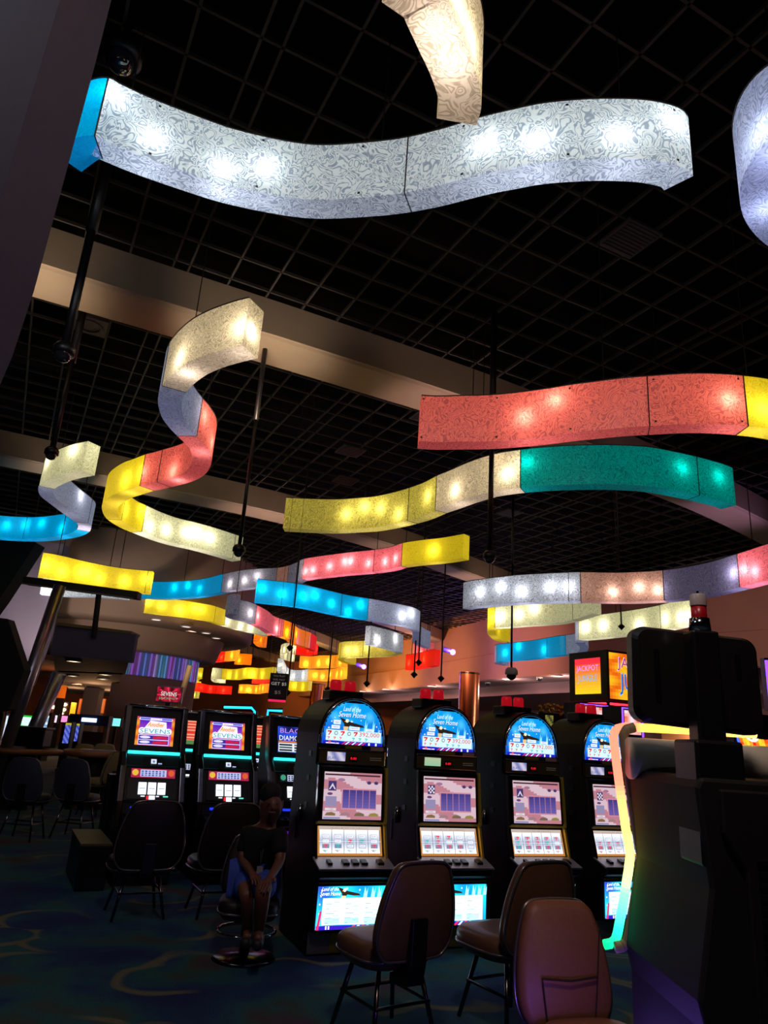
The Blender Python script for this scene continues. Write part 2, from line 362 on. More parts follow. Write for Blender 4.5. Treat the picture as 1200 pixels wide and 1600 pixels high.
# ------------------------------------------------------------------ round drum bulkhead with a glowing curtain below
def drum():
    c = aty(172, 1100, 31); cx, cy = c.x, c.y
    struct(MB().lathe([(4.3, 5.0), (5.3, 5.0), (5.5, 5.12), (5.5, 8.3)], (cx, cy, 0), 72).build('trim_10', mat('drum_paint', '#8c7468', .75), smooth=True))
    struct(MB().lathe([(0, 5.02), (4.9, 5.02), (4.9, 5.1), (5.4, 5.1)], (cx, cy, 0), 72).build('trim_11', mat('drum_underside', '#5a4656', .8), smooth=False))
    struct(MB().lathe([(4.35, 5.05), (4.05, 4.15), (3.9, 4.08), (0, 4.06)], (cx, cy, 0), 72).build('trim_12', mat('drum_paint', '#8c7468', .75), smooth=True))
    # curtain: the coloured light falling on it is put into its emission
    n = 150; vs = []; fs = []; cols = []
    a = MB()
    for k in range(n):
        t0 = math.radians(-95+92*k/n); t1 = math.radians(-95+92*(k+1)/n)
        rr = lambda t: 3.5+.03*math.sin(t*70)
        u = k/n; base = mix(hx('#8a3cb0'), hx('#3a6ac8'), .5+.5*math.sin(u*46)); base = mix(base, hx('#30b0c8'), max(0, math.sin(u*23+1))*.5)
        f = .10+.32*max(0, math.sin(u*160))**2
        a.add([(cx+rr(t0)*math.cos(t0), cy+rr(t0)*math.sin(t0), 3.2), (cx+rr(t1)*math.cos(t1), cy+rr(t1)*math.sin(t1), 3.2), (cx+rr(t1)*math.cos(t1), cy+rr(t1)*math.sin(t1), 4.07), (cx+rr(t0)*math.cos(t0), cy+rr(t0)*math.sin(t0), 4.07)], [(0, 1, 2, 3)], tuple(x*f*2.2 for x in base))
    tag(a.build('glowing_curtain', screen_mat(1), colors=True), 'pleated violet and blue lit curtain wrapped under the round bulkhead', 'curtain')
    aw = MB(); n = 40
    for k in range(n):
        t0 = math.radians(-72+110*k/n); t1 = math.radians(-72+110*(k+1)/n)
        aw.prism([(cx+3.35*math.cos(t0), cy+3.35*math.sin(t0), 0), (cx+3.35*math.cos(t1), cy+3.35*math.sin(t1), 0), (cx+3.1*math.cos(t1), cy+3.1*math.sin(t1), 0), (cx+3.1*math.cos(t0), cy+3.1*math.sin(t0), 0)], (0, 0, 4.06))
    struct(aw.build('wall_round', mat('round_wall', '#6a4a48', .8)))
    k = 0
    for x, y in ((244, 968), (291, 979), (322, 989), (338, 997), (339, 1003), (327, 1010)):
        p = atz(x, y, 4.99); o = thing('downlight', ['small downlight at the far left of the round bulkhead rim', 'small downlight second from the left in the round bulkhead rim', 'small downlight in the middle of the round bulkhead rim', 'small downlight near the right edge of the round bulkhead rim', 'small downlight at the right end of the round bulkhead rim', 'faint rearmost downlight in the round bulkhead rim'][k], 'downlight', p, 0, 'downlights in the round bulkhead'); k += 1
        MB().lathe([(.0, .0), (.17, 0)], n=14).build('lens', glow('downlight_lens', '#ffe8d8', 1.6), o)
        MB().lathe([(.17, .02), (.17, -.02), (.22, -.02), (.22, .02)], n=14).build('ring', mat('white_ring', '#b0a8b0', .5), o)
drum()
# leaning pale strut under the drum
tag(MB().tube([aty(297, 1040, 24), aty(276, 1112, 24)-(aty(297, 1040, 24)-aty(276, 1112, 24))*1.45], .09, 10).build('leaning_post', mat('pale_post', '#b89468', .6)), 'pale yellowish post leaning beside the small monitor', 'post')

# ------------------------------------------------------------------ stepped canopy with downlights, bar and post (left)
def canopy():
    z = 2.85; f0 = atz(84, 1022, z); Y0 = f0.y
    fr = MB()
    for pts, h in (([(83, 1022), (201, 1034), (196, 1054), (86, 1050)], .5), ([(91, 1048), (192, 1052), (183, 1075), (97, 1071)], .45), ([(104, 1070), (177, 1075), (172, 1093), (111, 1090)], .4)):
        fr.prism([atz(x, y, z) for x, y in pts], (0, 0, h))
    struct(fr.build('trim_13', mat('canopy_blue_shaded', '#1e1c30', .85)))  # shade under the canopy put into a darker copy of its blue
    g0 = atz(83, 1022, z); g1 = atz(201, 1034, z)
    struct(MB().prism([g0+Vector((-.03, -.1, -.02)), g1+Vector((.1, -.1, -.02)), g1+Vector((.1, .1, -.02)), g0+Vector((-.03, .1, -.02))], (0, 0, .66)).build('trim_15', mat('canopy_blue_lit', '#4a4870', .85)))  # front face as the lit copy of the canopy blue
    struct(MB().prism([g0+Vector((.03, -.15, .64)), g1+Vector((0, -.15, .64)), g1+Vector((0, .5, .64)), g0+Vector((.03, .5, .64))], (0, 0, .07)).build('trim_14', mat('canopy_top', '#6a6040', .7)))
    names = ['nearest left', 'nearest right', 'second right', 'second left', 'rearmost']
    for i, (x, y) in enumerate(((115, 1033), (164, 1054), (161, 1061), (114, 1056), (120, 1069))):
        p = atz(x, y, z-.03)
        o = thing('downlight', names[i]+' warm round downlight under the dark blue canopy', 'downlight', p, 0, 'downlights under the canopy')
        MB().lathe([(0, -.02), (.16, 0)], n=16).build('lens', glow('warm_lens', '#ffe2b0', 3), o)
        MB().lathe([(.16, .02), (.16, -.015), (.2, -.015), (.2, .03)], n=16).build('ring', mat('white_ring', '#b0a8b0', .5), o)
    dome_camera(atz(138, 1076, z-.03), 'white dome camera under the far end of the canopy', .1)
    # bar with post
    bY = 16.7; t = thing('hanging_sign_bar', 'long black bar with a post carrying the dark blue canopy', 'bar', aty(150, 930, bY))
    o = Vector(t.location); a = aty(38, 912, bY)-o; b = aty(216, 936, bY)-o; u = (b-a)
    MB().obox(a+Vector((0, -.1, 0)), u, (0, .3, 0), (0, 0, .16)).build('beam', mat('bar_black', '#100f12', .7), t)
    MB().obox(a+Vector((-.0, -.12, -.03)), u*.97, (0, .04, 0), (0, 0, .03)).build('edge_strip', mat('bar_edge', '#6a6068', .6), t)
    c = aty(154, 930, bY)-o; q = aty(146, 982, bY)-o
    MB().tube([c+Vector((0, 0, .05)), q+Vector((0, .12, -.2))], .07, 6).build('post', mat('bar_black', '#100f12', .7), t)

def dome_camera(p, label, r=.09, pole=None, prad=.03, group='ceiling cameras', white=False):
    """p = centre of dome; pole: height of pole top"""
    t = thing('dome_camera', label, 'security camera', p, 0, group)
    hm = mat('camera_white', '#b8b0b0', .5) if white else mat('camera_black', '#141214', .4)
    MB().lathe([(0, r*1.25), (r*.8, r*1.2), (r*1.15, r*.7), (r*1.15, 0), (r*.9, -.01)], n=20).build('housing', hm, t, smooth=True)
    MB().lathe([(r*.92, 0), (r*.86, -r*.4), (r*.6, -r*.78), (r*.25, -r*.95), (0, -r)], n=20).build('dome', mat('dome_glass', '#2a2830', .05, 0, spec=1, coat=1), t, smooth=True)
    if pole:
        MB().tube([(0, 0, r), (0, 0, (pole-p.z)*.55)], prad, 10).build('pole', mat('camera_black', '#141214', .4), t, smooth=True)
        MB().tube([(0, 0, (pole-p.z)*.53), (0, 0, pole-p.z)], prad*1.35, 10).build('upper_sleeve', mat('camera_black', '#141214', .4), t, smooth=True)
    return t
canopy()
# camera poles
dome_camera(atz(190, 92, 7.75), 'glass dome camera at the ceiling above the cyan end of the big white lantern', .17, CZ, .03)
dome_camera(atz(99, 553, 5.2), 'black dome camera low on the thick pole crossing the first beam', .1, CZ, .05)
dome_camera(aty(80, 710, 10.0), 'black dome camera in front of the small blue and cream lantern', .09, CZ, .045)
dome_camera(aty(373, 862, 10.5), 'dome camera on a pole beside the end of the long S-shaped lantern', .085, CZ, .03)
dome_camera(aty(765, 872, 10.0), 'dome camera on a pole between the teal lantern and the long white lantern', .085, CZ, .04)
dome_camera(aty(799, 1054, 17), 'white dome camera hanging under the cyan lantern on the right', .13, CZ, .025, white=True)
def rod(x, y, Y, label):
    p = aty(x, y, Y); t = thing('ceiling_sprinkler', label, 'sprinkler', p, 0, 'drop rods with cone tips')
    s = Y/20
    MB().tube([(0, 0, .0), (0, 0, CZ-p.z)], .022*s, 6).build('rod', WIRE, t)
    MB().lathe([(0, -.09*s), (.1*s, .02*s), (.04*s, .08*s), (0, .08*s)], n=10).build('cone', WIRE, t)
rod(453, 1013, 17, 'black drop rod with cone tip in front of the orange and pink lantern')
rod(512, 1078, 24, 'drop rod ending just left of the first red beacon lamps')
rod(573, 1069, 24, 'drop rod under the round pale yellow lantern')
rod(647, 1055, 24, 'drop rod in front of the red lantern, longest of its pair')
rod(654, 1036, 20, 'short drop rod over the middle of the red lantern')
rod(689, 1061, 23, 'drop rod beside the violet spotlight on the bulkhead')
rod(971, 980, 15, 'drop rod in front of the pale right-hand lantern')
rod(449, 1083, 26, 'drop rod beside the dark hanging promotion sign')

# ------------------------------------------------------------------ ribbon lanterns
LCOL = {
 'silver': ('#c8ccd4', '#505668', .19, .7),
 'white': ('#eaf2f0', '#56688a', .32, .68), 'cool': ('#c0c8e0', '#606a8c', .2, .6), 'grey': ('#a8a4b0', '#50506a', .16, .7),
 'warm': ('#ecdcb8', '#7a6648', .24, .55), 'cream': ('#ecebc4', '#8a8858', .27, .5), 'tan': ('#d0a088', '#6a4a48', .22, .6),
 'coral': ('#f07c68', '#8a3440', .36, .6), 'pink': ('#f07c84', '#8a2c40', .38, .6), 'olive': ('#dccf60', '#6e6428', .30, .6),
 'yellow': ('#f0dc30', '#a89410', .30, .35), 'teal': ('#00988c', '#004450', .36, .6), 'cyan': ('#00a0cc', '#0078a8', .42, .4),
 'orange': ('#ff9810', '#c05a00', .36, .35), 'amber': ('#ffb830', '#c87800', .38, .35), 'red': ('#f02a18', '#a01010', .45, .35),
 'violet': ('#9088a8', '#4a4468', .16, .6)}
LM = {k: lantern_mat('panel_'+k, c, i, e, amt=a) for k, (c, i, e, a) in LCOL.items()}
def _mixhex(h, g, t):
    a = [int(h[i:i+2], 16) for i in (1, 3, 5)]; b = [int(g[i:i+2], 16) for i in (1, 3, 5)]
    return '#%02x%02x%02x' % tuple(int(x*(1-t)+y*t) for x, y in zip(a, b))
LB = {k: lantern_mat('bottom_'+k, _mixhex(c, '#5a48c8', .14), i, e*.62, amt=a) for k, (c, i, e, a) in LCOL.items()}  # undersides: violet reflected from below and dimmer glow put into the panel colour
FRAME = mat('lantern_frame', '#3a342c', .6)
HP = .61
BP = .55
def smooth_path(P, cols, n=5):
    out = []; oc = []
    for i in range(len(P)-1):
        for k in range(n):
            t = k/n; p0 = P[max(i-1, 0)]; p1 = P[i]; p2 = P[i+1]; p3 = P[min(i+2, len(P)-1)]
            out.append(.5*((2*p1)+(p2-p0)*t+(2*p0-5*p1+4*p2-p3)*t*t+(3*p1-p0-3*p2+p3)*t**3)); oc.append(cols[i])
    out.append(P[-1]); oc.append(cols[-1]); return out, oc
def ribbon(label, zb, pts, mode='near', bulbs=(), power=9, t=.24, cables=True, H=HP, auto=0, pcol=(1, .93, .82), group=None, screws=False):
    """pts: (x, y[, colour]) along the lower edge; the colour holds from that point on"""
    P = []; cols = []; cur = 'white'
    for q in pts:
        if len(q) > 2: cur = q[2]
        p = atz(q[0], q[1], zb); P.append(Vector((p.x, p.y))); cols.append(cur)
    S, SC = smooth_path(P, cols)
    N = []
    for i in range(len(S)):
        d = (S[min(i+1, len(S)-1)]-S[max(i-1, 0)]); d = d.normalized() if d.length > 1e-9 else Vector((1, 0)); N.append(Vector((-d.y, d.x)))
    if mode == 'near':
        sgn = sum(1 if n.dot(s) > 0 else -1 for n, s in zip(N, S)); sgn = 1 if sgn > 0 else -1
        A = S; B = [s+n*(t*sgn) for s, n in zip(S, N)]
    else:
        A = [s-n*(t/2) for s, n in zip(S, N)]; B = [s+n*(t/2) for s, n in zip(S, N)]
    M = [(a+b)/2 for a, b in zip(A, B)]
    c = sum(M, Vector((0, 0)))/len(M)
    root = thing('ribbon_lantern', label, 'lantern', (c.x, c.y, zb), 0, group)
    # panels, one per colour run and at most ~1.9 m long
    i = 0; last = len(S)-1; runs = []
    while i < last:
        j = i; L = 0
        while j < last and SC[j] == SC[i] and L < 2.6: L += (S[j+1]-S[j]).length; j += 1
        runs.append((i, j, SC[i])); i = j
    for (i, j, cn) in runs:
        m = MB(); vs = []
        for k in range(i, j+1):
            for q, z in ((A[k], HP*0+H), (A[k], 0), (B[k], 0), (B[k], H)): vs.append((q.x-c.x, q.y-c.y, z))
        fs = [(4*r+e, 4*(r+1)+e, 4*(r+1)+(e+1) % 4, 4*r+(e+1) % 4) for r in range(j-i) for e in (0, 2, 3)]
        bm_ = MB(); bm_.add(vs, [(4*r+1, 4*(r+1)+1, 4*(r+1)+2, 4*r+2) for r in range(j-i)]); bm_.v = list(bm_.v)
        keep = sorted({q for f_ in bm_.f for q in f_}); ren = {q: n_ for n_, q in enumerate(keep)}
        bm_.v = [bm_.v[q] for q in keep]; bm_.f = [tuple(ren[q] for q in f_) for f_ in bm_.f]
        if i == 0: fs.append((0, 1, 2, 3))
        if j == last: n = 4*(j-i); fs.append((n+3, n+2, n+1, n))
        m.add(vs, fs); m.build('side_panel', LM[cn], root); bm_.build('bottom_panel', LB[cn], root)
    fm = MB()
    for (i, j, cn) in runs[1:]:
        for q in (A[i], B[i]):
            fm.tube([(q.x-c.x, q.y-c.y, 0), (q.x-c.x, q.y-c.y, H)], .008, 4)
        fm.tube([(A[i].x-c.x, A[i].y-c.y, 0), (B[i].x-c.x, B[i].y-c.y, 0)], .006, 4)
    for q in (A, B):
        fm.tube([(p.x-c.x, p.y-c.y, H) for p in q], .009, 4)
    if screws:
        L = 0
        for i in range(1, last):
            L += (A[i]-A[i-1]).length
            if L > .85 or i == 1:
                L = 0; o_ = (A[i]-B[i]).normalized()*.004; q = A[i]+o_-c; d_ = (A[i+1]-A[i]).normalized()*.011
                for z in (.05, H-.05): fm.add([(q.x-d_.x, q.y-d_.y, z-.011), (q.x+d_.x, q.y+d_.y, z-.011), (q.x+d_.x, q.y+d_.y, z+.011), (q.x-d_.x, q.y-d_.y, z+.011)], [(0, 1, 2, 3)])
    fm.build('frame', FRAME, root)
    if cables:
        n = 2 if len(S) < 60 else 3
        for k in range(n):
            i = int((k+.5)/n*last); q = M[i]-c
            MB().tube([(q.x, q.y, H-.01), (q.x, q.y, CZ-zb)], .004+.0003*S[i].length, 5).build('cable', WIRE, root)
    # bulbs
    def lamp(i, f, p=power):
        a = A[i]; b = B[i]
        if mode == 'mid' and b.length < a.length: a, b = b, a
        q = a+(b-a)*.42-c
        point_light('bulb', (q.x, q.y, f*H), p*BP, pcol, .035, root)
    for bx, by in bulbs:
        best = None
        for i in range(len(S)):
            for s_ in ((A, B) if mode == 'mid' else (A,)):
                x0, y0 = to_px(Vector((s_[i].x, s_[i].y, zb))); x1, y1 = to_px(Vector((s_[i].x, s_[i].y, zb+H)))
                f = (by-y0)/(y1-y0); xm = x0+(x1-x0)*f
                e = abs(bx-xm)+max(0, -f, f-1)*200
                if best is None or e < best[0]: best = (e, i, f)
        lamp(best[1], max(.22, min(.8, best[2])))
    if auto:
        L = 0; nxt = auto*.4
        for i in range(last):
            L += (S[i+1]-S[i]).length
            if L > nxt: lamp(i, random.uniform(.35, .6)); nxt += auto*random.uniform(.7, 1.3)
    return root

WH = 1.15
ribbon('big white swirl-patterned lantern with a cyan end, nearest the camera overhead', 5.97,
 [(86, 240, 'cyan'), (118, 216, 'cyan'), (148, 212, 'white'), (170, 222), (220, 243), (290, 268), (345, 286), (400, 299), (456, 309, 'white'), (500, 312), (560, 309), (620, 303), (680, 291), (748, 273, 'white'), (800, 262), (850, 253), (912, 248), (960, 247), (1010, 249), (1048, 255), (1073, 264), (1083, 275)],
 bulbs=[(240, 215), (345, 262), (412, 262), (762, 225), (838, 220), (965, 212), (1055, 190), (185, 135)], power=4.5, pcol=(.92, .97, 1), screws=True)
ribbon('warm white lantern tapering down from the top edge of the photo', 5.0,
 [(640, -60, 'warm'), (690, -20), (706, 15), (722, 55), (738, 95), (749, 135), (752, 168), (744, 196)], bulbs=[(735, 60), (715, 10)], power=6)
ribbon('blue-white curled lantern cut off by the right edge of the photo', 5.4,
 [(1330, 190, 'cool'), (1262, 215), (1215, 245), (1193, 290), (1200, 335), (1235, 372), (1290, 390, 'tan'), (1350, 395)], mode='mid', bulbs=[(1188, 215), (1230, 300)], power=6, t=.3, pcol=(.85, .9, 1))
ribbon('long S-shaped lantern in white, coral, yellow and pale panels', 5.5,
 [(390.9, 550, 'warm'), (376, 553), (357, 558), (334.6, 565), (312, 574.5), (296, 584.5), (282.5, 596), (272, 608, 'cool'), (266.6, 620.6), (265.5, 635.5), (270.8, 654.6), (281.4, 669.5), (292, 681, 'coral'), (303.7, 693), (313.3, 706.7), (315.4, 720.5), (311, 732), (301.6, 741.7), (284.6, 749.8), (261, 756), (240, 761), (230, 763, 'yellow'), (213, 768.5), (193, 775), (175, 786.7), (171.7, 798), (178.3, 811.7), (196.7, 824), (213, 831, 'cream'), (240, 841.7), (266.7, 850), (300, 857.3), (333, 866), (369, 876.7)],
 mode='mid', t=.3, bulbs=[(378, 510), (282, 560), (320, 650), (270, 742), (300, 690), (222, 738), (197, 750), (205, 800), (195, 795), (232, 823), (262, 828), (290, 832), (310, 832), (327, 840)], power=9)
ribbon('short curling lantern in cream, pale blue and cyan at the left edge', 6.0,
 [(138, 739, 'cream'), (111.7, 744), (90, 751.7), (73.3, 761.7, 'cool'), (74, 775), (87.3, 786.7), (106.7, 801.7), (123, 813), (131.7, 821), (130, 829, 'cyan'), (116.7, 836), (90, 841), (50, 844), (0, 841.7), (-50, 837)],
 mode='mid', t=.3, bulbs=[(135, 708), (98, 720), (125, 773), (15, 826), (50, 826), (82, 823), (98, 825)], power=9)
ribbon('coral lantern turning yellow at the right edge of the photo', 4.92,
 [(655, 689, 'coral'), (680, 690.5), (720, 690), (760, 689.5), (800, 687), (850, 682), (891.5, 676.5), (925, 673), (975, 668), (1025, 665), (1075, 662.5), (1125, 663), (1169, 666, 'yellow'), (1215, 672), (1270, 684), (1330, 702)],
 bulbs=[(820, 652), (868, 625), (1140, 625), (1195, 640)], power=7, screws=True)
ribbon('long lantern in yellow, white and teal below the coral one', 5.15,
 [(442, 825, 'olive'), (480, 827), (523, 828), (562, 826), (586, 824), (622, 817), (657, 807), (680, 797, 'warm'), (700, 790), (730, 779), (765, 769), (813, 762, 'teal'), (867, 758), (923, 756.5), (967, 757), (1017, 760), (1053, 766), (1093, 774), (1133, 784), (1150, 790)],
 bulbs=[(540, 803), (572, 792), (592, 794), (622, 803), (668, 775), (712, 766), (795, 740), (828, 722), (1068, 732), (1120, 745)], power=7)
ribbon('long lantern in cyan, grey, pink and yellow in the middle distance', 5.75,
 [(215, 934, 'cyan'), (260, 935), (310, 932), (345, 925, 'grey'), (375, 920), (400, 918), (430, 917, 'tan'), (448, 914, 'grey'), (460, 910), (471.7, 905, 'pink'), (500, 901), (537, 897), (583, 893), (610, 889), (627, 884, 'yellow'), (657, 880), (690, 877), (723, 872)],
 bulbs=[(270, 918), (298, 915), (315, 920), (358, 912), (382, 907), (400, 900), (478, 893), (490, 890), (513, 885), (537, 877), (552, 877), (573, 880), (602, 878), (618, 873), (679, 860)], power=10)
ribbon('bright yellow lantern above the black bar on the left', 4.8,
 [(60, 900, 'yellow'), (85, 904), (133, 914), (181, 922), (233, 927)],
 bulbs=[(70, 882), (97, 893), (124, 894), (136, 894), (158, 903), (197, 908), (227, 905)], power=8)
ribbon('white lantern half hidden behind the black bar on the left', 5.3,
 [(62, 928, 'white'), (100, 931), (150, 932), (200, 936)], bulbs=[(80, 915), (72, 917)], power=9)
ribbon('bright cyan lantern ending in a grey-white curl, centre distance', 4.7,
 [(399, 940, 'cyan'), (423, 942.7), (450, 945.5), (476.7, 949.5), (494, 953), (516.7, 958), (543, 963.5), (574, 968, 'cool'), (600, 972), (627, 977), (645, 981), (656, 987), (657, 995), (655, 1003), (662, 1009), (672, 1013)],
 bulbs=[(412, 919), (440, 928), (475, 932), (493, 930), (516, 943), (543, 955), (562, 945), (628, 962), (643, 958)], power=10)
ribbon('long lantern in white, tan, grey and pink at the right', 4.45,
 [(723, 951, 'silver'), (735, 948.5), (750, 947), (775, 944.5), (815, 941.5), (860, 940), (907.5, 939, 'tan'), (950, 940), (990, 940), (1038, 938, 'violet'), (1075, 934), (1115, 927.5), (1156, 917.5, 'pink'), (1200, 906), (1260, 890), (1320, 872)],
 bulbs=[(752, 925), (784, 917), (813, 924), (859, 917), (893, 917), (957, 925), (1000, 918), (1030, 922), (1145, 895), (1163, 890), (1183, 893)], power=9, pcol=(.97, .97, 1))
ribbon('yellow lantern fading to pale green across the round bulkhead', 5.3,
 [(225, 957, 'yellow'), (250, 960), (280, 963), (307, 967), (330, 971), (350, 977, 'cream'), (375, 984), (400, 990), (418, 994)],
 bulbs=[(232, 940), (252, 947), (283, 953), (302, 950), (312, 952), (358, 970), (377, 980), (390, 981)], power=9)
ribbon('twisting lantern in dark grey, pink, orange and red behind the cyan one', 4.7,
 [(372, 961, 'grey'), (364, 963), (370, 967), (387, 971), (398, 975, 'pink'), (415, 983), (425, 990), (441, 995, 'orange'), (455, 1000), (463, 1006), (478, 1011, 'orange'), (484, 1013, 'red'), (493, 1018)],
 bulbs=[(402, 962), (433, 982), (449, 988), (462, 990), (392, 958)], power=12)
ribbon('pale yellow lantern with a bright yellow curl under the long right-hand one', 4.66,
 [(790, 1004, 'yellow'), (774, 1001), (763, 992), (762, 983), (773, 981, 'cream'), (800, 979), (825, 977), (850, 975.5), (875, 973), (900, 967), (925, 959)],
 bulbs=[(770, 965), (783, 963), (810, 960), (833, 950), (766, 975)], power=11)
ribbon('cyan lantern curling into a pale yellow strip behind the dark monitor', 4.35,
 [(786, 1040, 'cool'), (774, 1037), (776, 1034, 'cyan'), (800, 1032), (825, 1030), (850, 1027), (872, 1024), (884, 1023, 'cool'), (901, 1020), (906, 1012), (899, 1004), (904, 1000, 'cream'), (925, 998), (950, 995.5), (1000, 990), (1033, 985), (1069, 977)],
 bulbs=[(790, 1020), (812, 1010), (850, 1015), (915, 980), (944, 977), (1000, 977), (1043, 967), (1060, 965)], power=10)
ribbon('round lantern in white and pale yellow above the first jackpot machine', 4.35,
 [(578, 1007, 'silver'), (597, 1011), (617, 1016), (629, 1021, 'olive'), (618, 1025), (597, 1027), (567, 1028), (540, 1029, 'yellow'), (540, 1034), (556, 1039)],
 bulbs=[(590, 1000), (604, 1003), (618, 998), (550, 1018), (562, 1018), (580, 1012)], power=13)
far = [
 ('red lantern in front of the bulkhead above the second jackpot machine', 4.2, [(633, 1047, 'red'), (650, 1045), (678, 1040)]),
 ('small pale pink lantern in front of the red one', 5.0, [(652, 1027, 'pink'), (662, 1029), (669, 1026)]),
 ('orange-yellow lantern just left of the round pale one', 4.7, [(467, 1043, 'amber'), (485, 1044), (500, 1043), (520, 1043), (536, 1041)]),
 ('white lantern turning yellow just below the orange-yellow one', 4.3, [(440, 1049, 'white'), (450, 1062), (468, 1064), (480, 1063, 'amber'), (500, 1064), (518, 1063), (535, 1060)]),
 ('small yellow lantern right of the dark hanging sign', 4.0, [(451, 1079, 'yellow'), (466, 1080), (481, 1079)]),
 ('pale green curl turning red above the hanging sign', 6.1, [(455, 1034, 'cream'), (440, 1030), (438, 1023), (448, 1020), (462, 1022, 'red'), (478, 1024), (490, 1022)]),
 ('tiny orange curl near the pale green strip', 5.8, [(423, 993, 'orange'), (410, 996), (403, 1003), (408, 1010), (416, 1012)]),
 ('red lantern with a bright yellow end beside the round bulkhead', 4.7, [(308, 1034, 'red'), (325, 1035), (350, 1033, 'amber'), (366, 1031)]),
 ('small amber lantern right of the red and yellow one', 5.0, [(366, 1038, 'orange'), (378, 1038), (392, 1039)]),
 ('long yellow lantern with a pale curled end', 4.2, [(352, 1068, 'cream'), (334, 1066), (330, 1060), (345, 1061, 'yellow'), (365, 1062), (385, 1060), (405, 1061), (424, 1060)]),
 ('amber lantern left of the dark hanging sign', 3.9, [(372, 1083, 'amber'), (385, 1083), (400, 1084), (412, 1082), (423, 1083)]),
 ('red lantern above the second left-hand machine', 3.9, [(309, 1080, 'red'), (325, 1083), (340, 1084), (359, 1085)]),
 ('small yellow hooked lantern beside the leaning post', 4.1, [(309, 1060, 'yellow'), (300, 1066), (299, 1075), (308, 1078)]),
 ('yellow-green lantern lowest beside the leaning post', 3.8, [(286, 1091, 'olive'), (296, 1091), (307, 1091)]),
 ('thin red lantern between two yellow ones', 4.1, [(393, 1068, 'red'), (408, 1068), (424, 1067)]),
 ('yellow lantern glimpsed between the canopy and the curtain', 4.4, [(191, 1063, 'yellow'), (202, 1063), (213, 1063)]),
]
for lb, zb, pts in far: ribbon(lb, zb, pts, auto=1.0, power=11, pcol=(1, .85, .55), group='small lanterns in the far distance')

# coloured light on beams and bulkhead: bulkhead uplights
def spot_fixture(x, y, Y, label):
    p = aty(x, y, Y); t = thing('wall_spotlight', label, 'spotlight', p, 0, 'violet spotlights')
    MB().tube([(-.35, 0, .1), (.12, 0, -.02)], .13, 12).build('can', mat('spot_can', '#403050', .4), t)
    MB().ball((.14, -.06, -.03), .15, 12).build('lens', glow('violet_lens', '#9a6aff', 6), t)
    point_light('spot_lamp', (.1, -.4, 0), 260, (.35, .18, 1), .15, t)
spot_fixture(703, 1018, 37, 'violet spotlight under the end of the beam at the bulkhead')
spot_fixture(565, 1041, 45, 'small violet spotlight under the yellow curl of the round lantern')

# ------------------------------------------------------------------ slot machines with arched tops
RZ = math.pi/2-GRID
def seven(a, x, y, s, col):
    a.poly([(x-.5*s, y+.5*s), (x+.5*s, y+.5*s), (x+.5*s, y+.25*s), (x-.05*s, y-.5*s), (x-.35*s, y-.5*s), (x+.1*s, y+.2*s), (x-.3*s, y+.2*s), (x-.4*s, y+.1*s), (x-.5*s, y+.1*s)], col)
def star(a, x, y, r, col): a.poly([(x+r*(1 if k % 2 == 0 else .4)*math.sin(k*math.pi/5), y+r*(1 if k % 2 == 0 else .4)*math.cos(k*math.pi/5)) for k in range(10)], col)
def eagle(a, x, y, s):
    a.poly([(x-.9*s, y+.5*s), (x-.35*s, y+.35*s), (x-.1*s, y+.2*s), (x+.5*s, y+.08*s), (x+1.5*s, y-.12*s), (x+1.7*s, y-.3*s), (x+.9*s, y-.3*s), (x+.2*s, y-.2*s), (x-.05*s, y-.5*s), (x-.35*s, y-.45*s), (x-.4*s, y-.1*s)], '#2a1c18'); a.up()
    a.disc(x-.12*s, y+.22*s, .17*s, '#f4e8c8'); a.poly([(x-.26*s, y+.22*s), (x-.42*s, y+.12*s), (x-.25*s, y+.12*s)], '#e0a030')
    a.poly([(x-.45*s, y-.3*s), (x+.05*s, y-.3*s), (x-.05*s, y-.75*s), (x-.4*s, y-.7*s)], '#e0c088')
